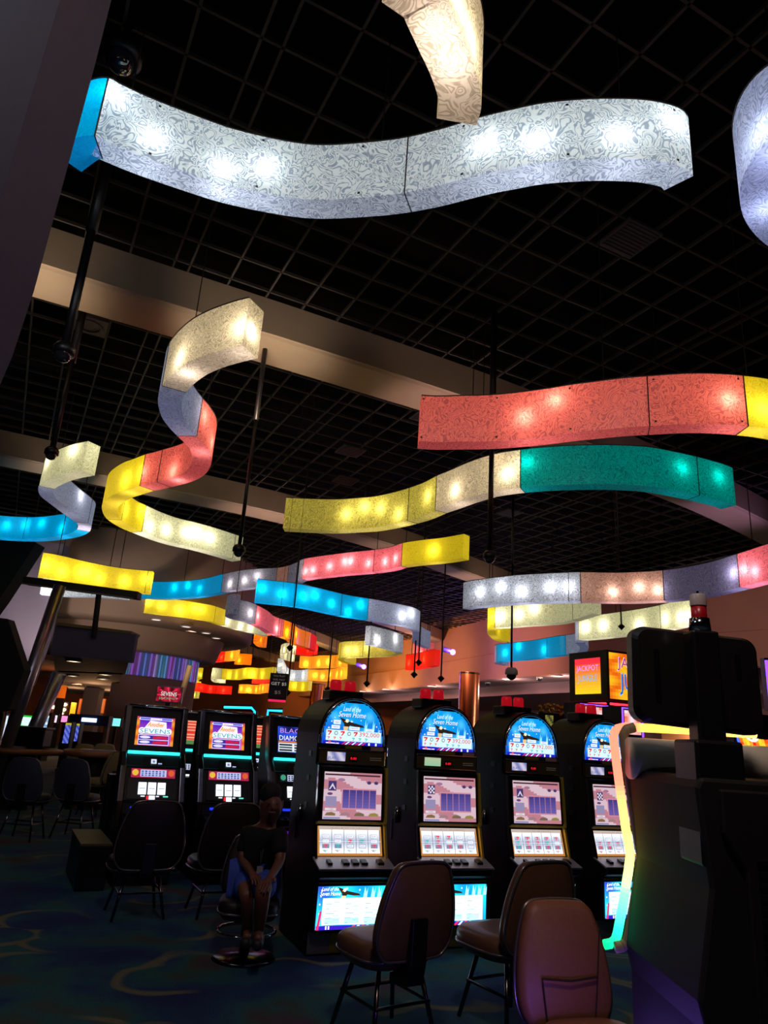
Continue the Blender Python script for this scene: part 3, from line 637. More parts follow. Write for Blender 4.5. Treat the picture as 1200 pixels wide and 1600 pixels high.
def marquee_art(root, amount):
    a = Art((0, .232, 1.435), (1, 0, 0), (0, 0, 1))
    ins = lambda x, y: abs(x) < .258 and y < .325*(1-(abs(x)/.262)**2.6)**.5
    a.grid(-.26, 0, .26, .33, 52, 33, lambda x, y: mix(mix(hx('#1414c8'), hx('#0a9ae8'), (y+.03)/.26+(.15*math.sin(x*14+y*9))), hx('#66e0ff'), .5*max(0, math.sin(x*31+y*17)*math.sin(x*12-y*29))), ins)
    a.up()
    for x, y, r in ((-.19, .17, .008), (-.21, .12, .009), (-.165, .2, .006), (-.02, .175, .012), (.2, .15, .008), (.06, .19, .006), (.23, .12, .007), (.12, .12, .006)): star(a, x, y, r, '#ffffff')
    for x, y, w in ((.09, .15, .03), (.16, .155, .025), (.21, .1, .02)): a.poly([(x, y-.05), (x+w*.4, y+.05), (x+w*.6, y), (x+w, y+.03), (x+w*.8, y-.06)], '#8ae8ff')
    a.up(); eagle(a, -.05, .162, .085); a.up()
    a.text('Land of the', -.1, .255, .036, .15, '#e8ffff', .35); a.text('Seven Home', -.135, .205, .042, .235, '#0a5ab0', .3); a.up(); a.text('Seven Home', -.138, .209, .042, .235, '#f4ffff', .3)
    for x0, y0, x1, y1 in ((-.175, .15, -.115, .182), (-.19, .115, -.12, .142), (-.04, .112, .05, .138), (.1, .11, .175, .13)):
        a.rect(x0, y0, x1, y1, '#e8f4ff'); a.up(); a.text('CREDITS', x0+.008, y0+.008, (y1-y0)*.4, (x1-x0)*.75, '#40506a')
    a.rect(-.232, .026, .24, .106, '#d4f0fa'); a.up()
    for i, x in enumerate((-.2, -.145, -.09, -.035, .02)):
        if i % 2 == 0: seven(a, x-.004, .082, .034, '#e01010')
        else: a.disc(x-.004, .082, .016, '#6a8890'); a.up(); a.disc(x-.004, .082, .01, '#d4f0fa')
    a.text(amount, .048, .062, .038, .175, '#d80410')
    for i, x in enumerate((-.21, -.16, -.11)): seven(a, x, .044, .02, '#e05060')
    for i, x in enumerate((.0, .055, .11)): seven(a, x, .043, .022, '#20b8b8')
    # flag stripes and posts along the lower edge
    a.rect(-.255, 0, .255, .022, '#2020b8'); a.up()
    for k in range(7): a.poly([(-.1+.028*k, .0), (-.085+.028*k, .0), (-.055+.028*k, .022), (-.07+.028*k, .022)], '#f4f0f0' if k % 2 else '#e03040')
    for x in (.13, .19): a.rect(x, .001, x+.014, .021, '#ffffff')
    a.rect(-.23, .002, -.12, .01, '#f4e0f0'); a.disc(-.2, .012, .012, '#e04060'); a.disc(-.15, .014, .01, '#4030a0')
    return a.done('marquee_glass', root, 1.15)
def belly_art(root, z0=.19, y=-.006):
    a = Art((0, y, z0), (1, 0, 0), (0, 0, 1))
    a.grid(-.27, 0, .27, .275, 36, 18, lambda x, y: mix(mix(hx('#2a10b0'), hx('#0a8ae0'), (x+.3)*4), hx('#20c8f0'), .5+.5*math.sin(x*20+y*12))); a.up()
    for x, y, r in ((-.24, .25, .009), (-.245, .21, .007), (-.25, .16, .008), (-.05, .26, .01), (.05, .25, .008), (-.25, .1, .006)): star(a, x, y, r, '#ffffff')
    for x in (.08, .14, .19, .24): a.poly([(x, .2), (x+.012, .27), (x+.025, .23), (x+.035, .265), (x+.03, .2)], '#a0f0ff')
    a.up(); a.text('Land of the', -.24, .243, .024, .13, '#0a4a8a', .35); a.text('Seven Home', -.25, .212, .028, .155, '#0a4a8a', .3); a.up()
    a.text('Land of the', -.243, .246, .024, .13, '#ffffff', .35); a.text('Seven Home', -.253, .215, .028, .155, '#ffffff', .3); eagle(a, -.06, .235, .07); a.up(); a.up()
    a.rect(-.23, .03, .235, .2, '#e4fcff'); a.up()
    for cx in (-.15, .0, .15):
        a.rect(cx-.06, .035, cx+.055, .075, '#a8d8e4'); a.up()
        for r in range(5):
            a.rect(cx-.055, .04+.03*r, cx-.03+.02*(r % 3), .046+.03*r, '#88a8b8')
            for k in range(3): seven(a, cx+.01+.014*k, .06+.028*r, .01, ('#30b8b8', '#e06070', '#8898a8')[(r+int(cx*10)) % 3])
    a.rect(-.27, .0, .27, .026, '#3018a8'); a.up()
    for k in range(7): a.poly([(-.02+.035*k, .0), (.0+.035*k, .0), (.03+.035*k, .026), (.01+.035*k, .026)], '#c8d0e8' if k % 2 else '#e02848')
    for x in (-.2, -.18): a.rect(x, .003, x+.01, .024, '#ffffff')
    a.poly([(-.27, .0), (-.25, .0), (-.235, .12), (-.25, .12)], '#d02860')
    return a.done('belly_glass', root, 1.8)
def screen_art(root, icon):
    a = Art((0, .121, .897), (1, 0, 0), (0, .035, .372))
    a.grid(-.24, 0, .24, .335, 32, 24, lambda x, y: mix(hx('#d8a8b8'), hx('#b85868') if math.sin(y*40+math.sin(x*9)*2.2) > .1 else hx('#ecd8e4'), .55)); a.up()
    a.rect(-.235, .31, .225, .322, '#4a2830'); a.rect(-.095, .07, .195, .22, '#d890a0'); a.up()
    for k in range(5):
        a.grid(-.085+.056*k, .08, -.033+.056*k, .21, 1, 6, lambda x, y: mix(hx('#7060b0'), hx('#483c88'), (y-.08)/.13))
    a.rect(-.205, .2, -.14, .27, '#4a3870'); a.up()
    if icon == 0: a.poly([(-.2, .21), (-.172, .255), (-.145, .21), (-.155, .21), (-.172, .235), (-.19, .21)], '#e8e0f0')
    else:
        for i in range(4):
            for j in range(4):
                if (i+j) % 2: a.rect(-.2+.014*i, .207+.014*j, -.186+.014*i, .221+.014*j, '#f0e8f4')
    a.rect(-.225, .09, -.135, .16, '#9a90b8'); a.rect(-.225, .06, -.135, .078, '#e8dce8'); a.text('WIN', -.2, .063, .012, .04, '#504870')
    a.disc(.13, .265, .018, '#4a3870', .012); a.disc(.19, .265, .018, '#4a3870', .012)
    a.disc(-.19, .178, .022, '#6a4a80', .01); a.disc(-.1, .28, .03, '#a87898', .012)
    for k, c in enumerate(('#8a6a48', '#a88088', '#7a6a50', '#9a8a48')):
        a.poly([(-.225+.118*k, .025), (-.14+.118*k, .025), (-.14+.118*k, .04), (-.17+.118*k, .05), (-.21+.118*k, .045)], c)
    a.rect(-.235, .003, -.1, .014, '#8890c0')
    return a.done('game_screen', root, .92)
def reel_art(root, seed):
    rnd = random.Random(seed); m = None
    a = Art((0, .10, .648), (1, 0, 0), (0, .06, .2))
    a.rect(-.26, 0, .26, .205, '#b87838'); a.up(); a.rect(-.25, .18, .25, .205, '#b8a8a0'); a.text('PLAY UP TO 100 CREDITS', -.15, .187, .008, .3, '#905048'); a.up()
    for k in range(5):
        x = -.245+.098*k
        a.grid(x, .017, x+.096, .18, 2, 14, lambda xx, y: mix(hx('#ffffff'), hx('#a8b4cc'), 1-abs(y-.1)/.1*1.25 if abs(y-.1) < .07 else 0)); a.up()
        a.rect(x+.094, .017, x+.098, .18, '#585c6a')
        for r in range(3):
            y = .066+.034*r; c = rnd.choice(['#e83850', '#e83850', '#20b8b0', '#d8dcec', '#d8dcec'])
            a.rect(x+.02, y-.014, x+.076, y+.014, '#7c86a0'); a.up()
            if c == '#d8dcec':
                a.rect(x+.024, y-.01, x+.072, y+.01, '#eef0fa'); a.up(); a.text('BAR', x+.03, y-.006, .012, .035, '#8890a8')
            else: seven(a, x+.048, y, .026, c)
            a.k = .0024
        a.poly([(x+.02, .04), (x+.07, .04), (x+.045, .022)], rnd.choice(['#50a0b0', '#a06068', '#606870']))
    a.up(); a.up(); a.rect(-.25, .0975, .25, .0995, '#ffffff')
    return a.done('reel_window', root, 1.2)
GOLD = mat('gold_edge_trim', '#e8c850', .32, .55)
def jackpot_machine(a0, b0, label, idx):
    t = thing('slot_machine', label, 'slot machine', ab(a0, b0), RZ-.07, 'slot machines with arched tops')
    body = MB().profx([(.10, 0), (.10, .16), (0, .17), (0, .5), (-.07, .53), (-.07, .585), (.10, .64), (.165, .86), (.14, .885), (.18, 1.27), (.24, 1.285), (.24, 1.43), (.8, 1.43), (.8, 0)], -.29, .29)
    body.build('cabinet', CAB, t, bevel=.008)
    arch = [(.29*math.cos(math.pi*k/24), 1.44+.37*max(0, math.sin(math.pi*k/24))**.8) for k in range(25)]
    MB().profy(arch+[(-.29, 1.42), (.29, 1.42)], .24, .82).build('arched_top', CAB, t)
    rim = [(.278*math.cos(math.pi*k/24), .225, 1.435+.35*max(0, math.sin(math.pi*k/24))**.8) for k in range(25)]
    MB().tube(rim, .011, 8).build('arch_trim', CHROME, t, smooth=True)
    marquee_art(t, '392,000')
    MB().box(-.06, .08, .225, .236, 1.405, 1.43).build('rating_plate', mat('gold_plate', '#a8901c', .4, .6), t)
    MB().box(.16, .27, .225, .236, 1.40, 1.43).build('notice_plate', mat('tan_plate', '#a08068', .6), t)
    # info panel
    p = MB(); p.box(-.275, .275, .212, .24, 1.29, 1.395); p.build('info_panel', mat('info_panel', '#5a4c38', .4, .4), t, bevel=.004)
    e = MB()
    for z in (1.288, 1.396): e.tube([(-.28, .208, z), (.28, .208, z)], .005, 6)
    for x in (-.28, .28): e.tube([(x, .208, 1.288), (x, .208, 1.396)], .005, 6)
    e.build('info_panel_trim', CHROME, t)
    a = Art((0, .209, 1.30), (1, 0, 0), (0, 0, 1))
    if idx == 1: a.grid(-.21, .01, -.06, .075, 6, 5, lambda x, y: mix(hx('#9ad8b0'), hx('#d8d8b0'), y*10))
    else:
        a.grid(-.21, .01, -.06, .075, 12, 6, lambda x, y: mix(hx('#8890d0'), hx('#e8e0f8'), .5+.5*math.sin(x*70+y*50))); a.up(); a.text('PLAY', -.2, .02, .02, .06, '#5050a0')
    a.done('info_display', t, .8)
    MB().box(-.025, .04, .203, .214, 1.315, 1.352).build('counter_housing', BLACK, t)
    a = Art((0, .2015, 1.325), (1, 0, 0), (0, 0, 1)); a.text('0.00', -.018, .0, .018, .05, '#ff2030'); a.done('counter_digits', t, 1.5)
    a = Art((0, .209, 1.31), (1, 0, 0), (0, 0, 1)); a.text('MALFUNCTION VOIDS', .15, .03, .007, .1, '#807468'); a.text('ALL PAYS AND PLAYS', .15, .015, .007, .1, '#807468'); a.done('notice_text', t, .5)
    # screen
    MB().profx([(.125, .89), (.16, 1.262), (.185, 1.262), (.15, .89)], -.262, .262).build('screen_bezel', BLACK, t)
    screen_art(t, idx % 2)
    for s in (-1, 1):
        MB().profx([(.06, .62), (.125, .86), (.115, .88), (.155, 1.275), (.19, 1.275), (.15, .88), (.16, .86), (.1, .62)], s*.29-(.0 if s < 0 else .018), s*.29+(.018 if s < 0 else 0)).build('side_trim', GOLD if s > 0 else CHROME, t)
    MB().tube([(-.28, .115, .873), (.28, .115, .873)], .007, 6).build('cross_trim', GOLD, t)
    reel_art(t, idx*5+3)
    # deck and buttons
    MB().profx([(-.075, .575), (-.075, .59), (.095, .645), (.095, .63)], -.3, .3).build('button_deck', mat('deck_metal', '#b4b2bc', .35, .5), t, bevel=.004)
    for x, w in ((-.2, .035), (-.075, .05), (.0, .05), (.07, .05), (.2, .05)):
        MB().profx([(-.03, .6), (-.03, .622), (.03, .64), (.03, .618)], x-w/2, x+w/2).build('button', mat('button_black', '#18181c', .3), t, bevel=.004)
    e = MB(); e.tube([(-.3, -.077, .582), (.3, -.077, .582)], .006, 6); e.build('deck_edge_trim', CHROME, t)
    MB().tube([(-.27, -.006, .488), (.27, -.006, .488)], .005, 6).build('lower_trim', GOLD, t)
    MB().tube([(-.21, -.045, .535), (-.14, -.045, .535)], .003, 4).build('card_slot', CHROME, t)
    for x in (.17, .215): MB().ball((x, -.055, .54), .007, 8).build('indicator_light', glow('green_led', '#20e040', 3), t)
    belly_art(t)
    MB().box(-.27, .27, -.004, .004, .165, .188).build('belly_sill', BLACK, t)
    MB().box(-.285, .285, .09, .1, .015, .155).build('base_plate', mat('base_steel', '#8a8680', .35, .8), t); MB().box(-.12, .06, .085, .09, .02, .15).build('brass_reflection', mat('base_reflection', '#a88a38', .3, .8), t)  # brass reflection on the steel plate put in as a coloured patch
    # beacon lamps
    MB().box(-.16, .14, .42, .62, 1.78, 1.86).build('beacon_base', BLACK, t, bevel=.01)
    for x in (-.085, .045):
        MB().lathe([(0, .085), (.04, .085), (.048, .07), (.05, 0), (0, 0)], (x, .5, 1.862), 16).build('beacon_lamp', glow('red_beacon', '#c81020', .55), t, smooth=True)
    # service side door details
    d = MB()
    for z in (.95, 1.15, 1.33): d.box(-.295, -.289, .36, .42, z, z+.04)
    d.box(-.297, -.289, .6, .63, .7, .86)
    d.build('side_vents', mat('side_vent', '#20242c', .3), t)
    MB().tube([(-.297, .5, .84), (-.305, .5, .9), (-.297, .5, .96)], .016, 8).build('door_handle', CHROME, t, smooth=True)
    return t
jl = ['arched slot machine nearest the camera, first of the row from the left',
      'arched slot machine second in the row, behind the first brown chair',
      'arched slot machine third in the row, behind the second brown chair',
      'arched slot machine fourth in the row, half hidden by the neon-edged cabinet']
for i in range(4): jackpot_machine(2.52+.85*i, 5.17-.055*i, jl[i], i)

# ------------------------------------------------------------------ upright reel machines on the left
def sevens_art(root):
    a = Art((0, .452, 1.27), (1, 0, 0), (0, .1, .36))
    a.grid(-.2, 0, .2, .30, 26, 22, lambda x, y: mix(mix(hx('#e05020'), hx('#f0a030'), .5+.5*math.sin(y*60)) if abs(x) > .175 else mix(hx('#e060c0'), hx('#6020c0'), y*4), hx('#3010a0'), max(0, (y-.26)*8))); a.up()
    a.poly([(-.17+p[0]*0, 0) for p in ()] or [(-.175, .265), (-.18, .278), (-.17, .29), (.17, .29), (.18, .278), (.17, .265)], '#f4f0ff'); a.up()
    a.poly([(-.165, .27), (-.17, .278), (-.165, .286), (-.06, .286), (-.06, .27)], '#4060d0'); a.poly([(.06, .27), (.06, .286), (.165, .286), (.17, .278), (.165, .27)], '#4060d0')
    a.text('ALL 3', -.045, .27, .015, .09, '#e8a0c0')
    a.poly([(-.12, .175), (-.06, .262), (.11, .25), (.12, .17)], '#fff4ff'); a.up()
    a.text('Another', -.085, .195, .048, .175, '#e8201c', .35); a.up(); a.text('Another', -.088, .198, .048, .175, '#ffc828', .35)
    a.disc(-.14, .15, .035, '#f8f8ff'); a.disc(.14, .15, .035, '#f8f8ff'); a.rect(-.15, .12, .15, .18, '#f8f8ff'); a.up()
    a.text('SEVENS', -.16, .126, .046, .32, '#18a8b8')
    a.rect(-.17, .004, .15, .11, '#f0e8ff'); a.up()
    for y in (.01, .06):
        a.rect(-.165, y, .145, y+.043, '#3828a8'); a.up(); a.disc(-.1, y+.022, .055, '#e8e0f8', .014); a.rect(-.02, y+.006, .135, y+.036, '#c01848'); a.text('5,280.17', -.01, y+.01, .022, .13, '#ff3038'); a.k -= .0012
    return a.done('top_screen', root, 1.05)
def diamond_art(root):
    a = Art((0, .452, 1.27), (1, 0, 0), (0, .1, .36))
    a.grid(-.2, 0, .2, .30, 20, 20, lambda x, y: mix(hx('#141450'), hx('#2848d0'), .5+.5*math.sin(x*18+y*20))); a.up()
    a.text('BLACK', -.17, .225, .055, .32, '#c890e8'); a.poly([(-.14, .2), (0, .24), (.15, .205), (.0, .185)], '#3050e8'); a.up()
    a.text('DIAMOND', -.18, .14, .055, .36, '#ffffff'); a.rect(-.19, .115, .19, .132, '#e07820')
    a.rect(-.19, .01, .19, .11, '#e8f0f4'); a.up()
    for r in range(3):
        for k in range(2): a.rect(-.18+.185*k, .018+.03*r, -.02+.185*k, .038+.03*r, '#506070' if (r+k) % 2 else '#202830')
    return a.done('top_screen', root, 1.05)
def red_art(root):
    a = Art((0, .452, 1.27), (1, 0, 0), (0, .1, .36))
    a.grid(-.2, 0, .2, .30, 8, 16, lambda x, y: hx('#e03828') if int(y*50) % 2 else hx('#f4a080')); a.up(); a.rect(-.19, .0, .19, .05, '#508048')
    return a.done('top_screen', root, 1.0)
def upright_machine(a0, b0, label, art, kind, rz=RZ):
    t = thing('slot_machine', label, 'slot machine', ab(a0, b0), rz, 'upright slot machines with cyan light bars')
    MB().profx([(.06, 0), (.06, .16), (0, .17), (0, .52), (-.06, .54), (-.06, .6), (.12, .64), (.14, .75), (.26, 1.06), (.3, 1.07), (.36, 1.17), (.44, 1.22), (.56, 1.66), (.9, 1.66), (.9, 0)], -.27, .27).build('cabinet', CAB, t, bevel=.008)
    for s in (-1, 1):
        m = MB().profx([(.1, .5), (.12, .75), (.25, 1.07), (.38, 1.2), (.5, 1.67), (.62, 1.67), (.5, 1.2), (.36, 1.05), (.24, .75), (.22, .5)], min(s*.27, s*.33), max(s*.27, s*.33)); m.build('side_column', DCHROME, t, bevel=.01)
    MB().tube([(-.3, .52, 1.67), (.3, .52, 1.67)], .014, 8).build('top_trim', CHROME, t, smooth=True)
    MB().box(-.25, .25, .35, .47, .0, .0) if False else None
    art(t)
    MB().tube([(-.265, .36, 1.2), (.265, .36, 1.2)], .016, 10).build('light_bar', glow('cyan_tube', '#30f0f0', 1.9), t, smooth=True)
    MB().profx([(.275, 1.075), (.335, 1.165), (.35, 1.165), (.29, 1.075)], -.1, .1).build('display_housing', BLACK, t)
    a = Art((0, .272, 1.09), (1, 0, 0), (0, .055, .09)); a.rect(-.03, .01, .025, .06, '#e0e8ff'); a.up(); a.rect(-.015, .02, .01, .045, '#707cb0'); a.rect(.04, .005, .08, .018, '#a0b0e0'); a.done('small_display', t, 1.1)
    MB().tube([(-.27, .262, 1.065), (.27, .262, 1.065)], .006, 6).build('middle_trim', CHROME, t)
    a = Art((0, .212, .965), (1, 0, 0), (0, .039, .1))
    c1, c2 = ('#e06030', '#f0c040') if kind == 's' else ('#e080b0', '#40a080')
    a.rect(-.22, 0, .22, .09, '#b02050' if kind == 's' else '#101418'); a.up(); a.disc(-.18, .05, .032, c2); a.disc(.18, .05, .032, c1); a.rect(-.13, .01, .13, .08, '#c8d0f4'); a.up()
    for k in range(7):
        for r in range(3): a.rect(-.12+.035*k, .016+.02*r, -.098+.035*k, .03+.02*r, ('#3848b0', '#6878c8', '#5060a0')[(k+r) % 3] if kind == 's' else '#303840')
    a.done('pay_table', t, .95)
    MB().profx([(.134, .77), (.21, .955), (.235, .95), (.16, .765)], -.24, .24).build('reel_frame', BLACK, t)
    a = Art((0, .128, .785), (1, 0, 0), (0, .077, .18))
    for k in range(3):
        x = -.14+.095*k
        a.rect(x, .03, x+.08, .15, '#f0f6ff'); a.k = .0012; a.rect(x+.01, .085, x+.07, .093, '#7888a8'); seven(a, x+.04, .06, .03, '#c0d8e8'); a.text('BAR', x+.02, .115, .014, .04, '#b0c0d8'); a.k = 0
    a.rect(-.11, .008, -.07, .018, '#e8f0ff'); a.rect(.04, .008, .07, .018, '#e8f0ff'); a.rect(.11, .006, .16, .018, '#60d0c0'); a.rect(-.055, -.02, -.035, .018, '#d02030'); a.rect(-.03, -.025, .03, .02, '#f4f4ff')
    a.done('reels', t, 1.5)
    MB().tube([(-.27, .11, .755), (.27, .11, .755)], .005, 6).build('glass_trim', CHROME, t)
    a = Art((0, .085, .665), (1, 0, 0), (0, .03, .09)); a.rect(-.2, .015, -.1, .04, '#2038f0'); a.rect(.0, .0, .18, .06, '#e8e0ff'); a.up(); a.rect(.02, .015, .15, .045, '#c8c0f0'); a.done('credit_display', t, 1.2)
    for k in range(7): MB().box(-.21+.062*k, -.18+.062*k, -.03, .02, .6, .628).build('button', mat('button_dark', '#282c48', .3, .3), t, bevel=.003)
    MB().tube([(-.27, -.06, .6), (.27, -.06, .6)], .006, 6).build('deck_edge_trim', DCHROME, t)
    a = Art((0, -.004, .3), (1, 0, 0), (0, 0, 1))
    a.grid(-.22, 0, .22, .19, 20, 9, lambda x, y: mix(hx('#e02840'), hx('#6020b0'), y*5.5+.2*math.sin(x*40))); a.up()
    if kind == 's':
        a.disc(-.06, .06, .05, '#fff8ff'); a.disc(.08, .06, .05, '#fff8ff'); a.rect(-.06, .015, .08, .1, '#fff8ff'); a.up(); a.text('SEVENS', -.1, .04, .04, .2, '#18a8b8'); a.text('Another', -.07, .095, .05, .15, '#ffc828', .3)
    else: a.text('DIAMOND', -.15, .06, .06, .3, '#ffffff')
    a.done('belly_glass', t, 1.0)
    MB().box(-.24, .24, .045, .062, .02, .15).build('base_plate', BLACK, t)
    return t
upright_machine(1.51, 7.72, 'upright slot machine on the left with a dark chair in front, first of its row', sevens_art, 's')
upright_machine(2.31, 7.75, 'upright slot machine second in the left row, beside the seated person', sevens_art, 's')
upright_machine(3.12, 7.78, 'upright slot machine with white DIAMOND lettering behind the seated person', diamond_art, 'd')
upright_machine(2.28, 9.2, 'slot machine with a red striped screen seen in the gap of the left row', red_art, 'd')
upright_machine(3.1, 9.2, 'slot machine in the back row behind the second left machine', red_art, 'd')
t = thing('machine_plinth', 'low black block at the left end of the left machine row', 'plinth', ab(1.0, 7.95), RZ)
MB().box(-.1, .16, -.35, .6, 0, .38).build('block', CAB, t, bevel=.01)
MB().box(-.11, .17, -.36, .61, .38, .4).build('top_board', mat('plinth_top', '#4a3c2c', .5), t)
t = thing('divider_wall', 'low black divider behind the left row of upright machines', 'divider', ab(2.4, 8.0), RZ)
# (row base behind the machines)
MB().box(-1.2, 1.2, .72, .95, 0, .9).build('divider', CAB, t); MB().box(-1.2, 1.2, .70, .97, .9, .93).build('cap', DCHROME, t)
# small monitor above the left row, glass lamps beside it
t = thing('topper_monitor', 'small monitor with red and green picture above the first left machine', 'monitor', aty(262, 1098, 9.6), .12)
z = 1.0
MB().box(-.17, .17, 0, .05, 0, .21).build('housing', mat('silver_bezel', '#8a8490', .35, .6), t, bevel=.006)
a = Art((0, -.003, .015), (1, 0, 0), (0, 0, 1)); a.grid(-.155, 0, .155, .18, 16, 10, lambda x, y: mix(hx('#c01838'), hx('#100c10'), .5+.5*math.sin(x*50)*math.cos(y*40))); a.up()
for k in range(8): a.poly([(0, .09), (.15*math.cos(k*.8), .09+.09*math.sin(k*.8)), (.15*math.cos(k*.8+.2), .09+.09*math.sin(k*.8+.2))], '#e83050')
a.up(); a.text('SEVENS', -.1, .07, .05, .2, '#e0f4ec'); a.text('JACKPOT', -.12, .02, .03, .24, '#30c090'); a.done('screen', t, 1.0)
MB().box(-.03, .03, .02, .05, -.5, 0).build('stand', BLACK, t)
# cyan neon outlines over the back row
for pts, lb in (([(350, 1105), (393, 1106), (398, 1112), (395, 1134)], 'cyan neon outline above the second left machine'), ([(402, 1131), (416, 1132), (419, 1110), (441, 1111)], 'cyan neon outline above the DIAMOND machine')):
    t = thing('neon_sign', lb, 'neon sign', aty(pts[0][0], 1125, 11.4)); o = Vector(t.location)
    q = [aty(x, y, 11.4)-o for x, y in pts]
    MB().tube(q, .018, 8).build('neon_tube', glow('cyan_neon', '#20c8ff', 2.2), t, smooth=True)
    MB().tube([p+Vector((0, .08, 0)) for p in q], .045, 6).build('backing', BLACK, t)
    MB().box((q[0].x+q[-1].x)/2-.1, (q[0].x+q[-1].x)/2+.1, .05, .3, -1.7, min(p.z for p in q)+.05).build('mount', BLACK, t)

# ------------------------------------------------------------------ chairs
def chair_outline(w0, w1, h, n=7):
    """back outline: narrower flat top, wide rounded lower part"""
    pts = [(-.3*w1, 0), (.3*w1, 0), (.45*w1, .06*h), (.53*w1, .2*h), (.535*w1, .4*h), (.49*w1, .65*h), (.5*w0, .86*h), (.42*w0, .96*h), (.25*w0, 1.0*h), (-.25*w0, 1.0*h), (-.42*w0, .96*h), (-.5*w0, .86*h), (-.49*w1, .65*h), (-.535*w1, .4*h), (-.53*w1, .2*h), (-.45*w1, .06*h)]
    out = []; N = len(pts)
    for i in range(N):
        p0, p1, p2, p3 = [Vector(pts[(i+k-1) % N]) for k in range(4)]
        for k in range(4):
            t = k/4; out.append(.5*((2*p1)+(p2-p0)*t+(2*p0-5*p1+4*p2-p3)*t*t+(3*p1-p0-3*p2+p3)*t**3))
    return out
def pad(outline, levels, place):
    """levels: (scale, offset); place: (x, y, offset) -> 3d"""
    m = MB(); n = len(outline); c = sum(outline, Vector((0, 0)))/n; vs = []
    for s, d in levels:
        for p in outline: q = c+(p-c)*s; vs.append(place(q.x, q.y, d))
    fs = [(i*n+k, i*n+(k+1) % n, (i+1)*n+(k+1) % n, (i+1)*n+k) for i in range(len(levels)-1) for k in range(n)]
    fs += [tuple(range(n-1, -1, -1)), tuple(range((len(levels)-1)*n, len(levels)*n))]
    return m.add(vs, fs)
def casino_chair(loc, rz, label, vinyl, group, sh=.46, bh=.5, w=.5, lumbar=False, stool=False, edge=None):
    t = thing('casino_chair', label, 'chair', loc, rz, group)
    edge = edge or mat('piping', '#8a8088', .25, .8)
    seat = [Vector((w*.5*abs(math.cos(a))**.6*(1 if math.cos(a) > 0 else -1), w*.47*abs(math.sin(a))**.6*(1 if math.sin(a) > 0 else -1))) for a in [2*math.pi*k/32 for k in range(32)]]
    pad(seat, [(.85, -.10), (.97, -.07), (1, -.03), (.98, .0), (.9, .02), (.6, .03)], lambda x, y, d: (x, y+.03, sh+d)).build('seat', vinyl, t, smooth=True)
    MB().tube([(p.x*1.0, p.y+.03, sh-.055) for p in seat]+[(seat[0].x, seat[0].y+.03, sh-.055)], .008, 6, cap=False).build('seat_piping', edge, t, smooth=True)
    ol = chair_outline(w*.78, w*.94, bh)
    tilt = .16; z0 = sh-.04
    pl = lambda x, y, d: (x, -.2-d-y*tilt, z0+y)
    pad(ol, [(.9, -.035), (1, -.02), (1.02, .0), (1, .025), (.93, .035)], pl).build('backrest', vinyl, t, smooth=True)
    MB().tube([pl(p.x*1.02, p.y, .03) for p in ol]+[pl(ol[0].x*1.02, ol[0].y, .03)], .008, 6, cap=False).build('back_piping', edge, t, smooth=True)
    if lumbar:
        m = MB(); m.tube([pl(-.13, bh*.42, -.05), pl(0, bh*.40, -.055), pl(.13, bh*.42, -.05)], .0045, 6); m.tube([pl(-.13, bh*.42, -.05), pl(-.17, bh*.8, -.038)], .003, 6); m.tube([pl(-.13, bh*.42, -.05), pl(-.1, bh*.1, -.05)], .003, 6); m.tube([pl(.13, bh*.42, -.05), pl(.12, bh*.1, -.05)], .003, 6); m.build('seam', mat('seam_dark', '#2c1814', .7), t)
    MB().profx([(-.29, z0+.2), (-.26, z0+.2), (-.235, z0-.02), (-.1, sh-.12), (-.1, sh-.16), (-.26, sh-.15), (-.285, z0-.02)], -.05, .05).build('back_bracket', BLACK, t, bevel=.006)
    if stool:
        MB().tube([(0, 0, .03), (0, 0, sh-.1)], .035, 12).build('pedestal', BLACK, t, smooth=True)
        MB().lathe([(0, .035), (.2, .02), (.22, 0), (0, 0)], n=28).build('base', DCHROME, t, smooth=True)
        MB().tube([(.2*math.cos(k*math.pi/12), .2*math.sin(k*math.pi/12), .17) for k in range(25)], .011, 6).build('foot_ring', CHROME, t, smooth=True)
    else:
        for sx in (-1, 1):
            for sy in (-1, 1):
                MB().tube([(sx*.13, sy*.12, sh-.1), (sx*.2, sy*.2, .012)], [.014, .012], 8).build('leg', DCHROME, t, smooth=True)
        MB().tube([(-.17, -.165, .2), (.17, -.165, .2), (.17, .165, .2), (-.17, .165, .2), (-.17, -.165, .2)], .009, 6).build('leg_brace', DCHROME, t)
    return t
p = atz(650, 1490, .45); g1 = Vector((p.x-.05, p.y, 0))+D2*.21
casino_chair(g1, RZ+.12, 'brown chair with its back to the camera, left one, before the first two arched machines', BROWN, 'brown chairs by the arched machines', bh=.47, w=.47)
p = atz(832, 1478, .45); g2 = Vector((p.x, p.y, 0))+D2*.21
casino_chair(g2, RZ+.1, 'brown vinyl chair with its back to the camera, further right and half hidden', BROWN, 'brown chairs by the arched machines', bh=.47, w=.52)
p = aty(884, 1500, 3.3); g3 = Vector((p.x+.085, 3.18, 0))
casino_chair(g3, math.radians(-163), 'brown padded chair facing the camera beside the neon-edged cabinet, lit violet below', mat('brown_vinyl_padded', '#8a5644', .5, noise=.08, nscale=60), 'brown chairs by the arched machines', bh=.455, w=.42, lumbar=True)
DKV = mat('dark_vinyl', '#1c1210', .45)
for x, y, lb in ((226, 1352, 'dark chair with rounded back in front of the first left machine'), (352, 1352, 'dark chair in front of the second left machine, beside the seated person')):
    p = atz(x, y, .40); casino_chair(Vector((p.x, p.y, 0))+D2*.15, RZ, lb, DKV, 'dark chairs by the left machines', bh=.52, w=.52, sh=.42)

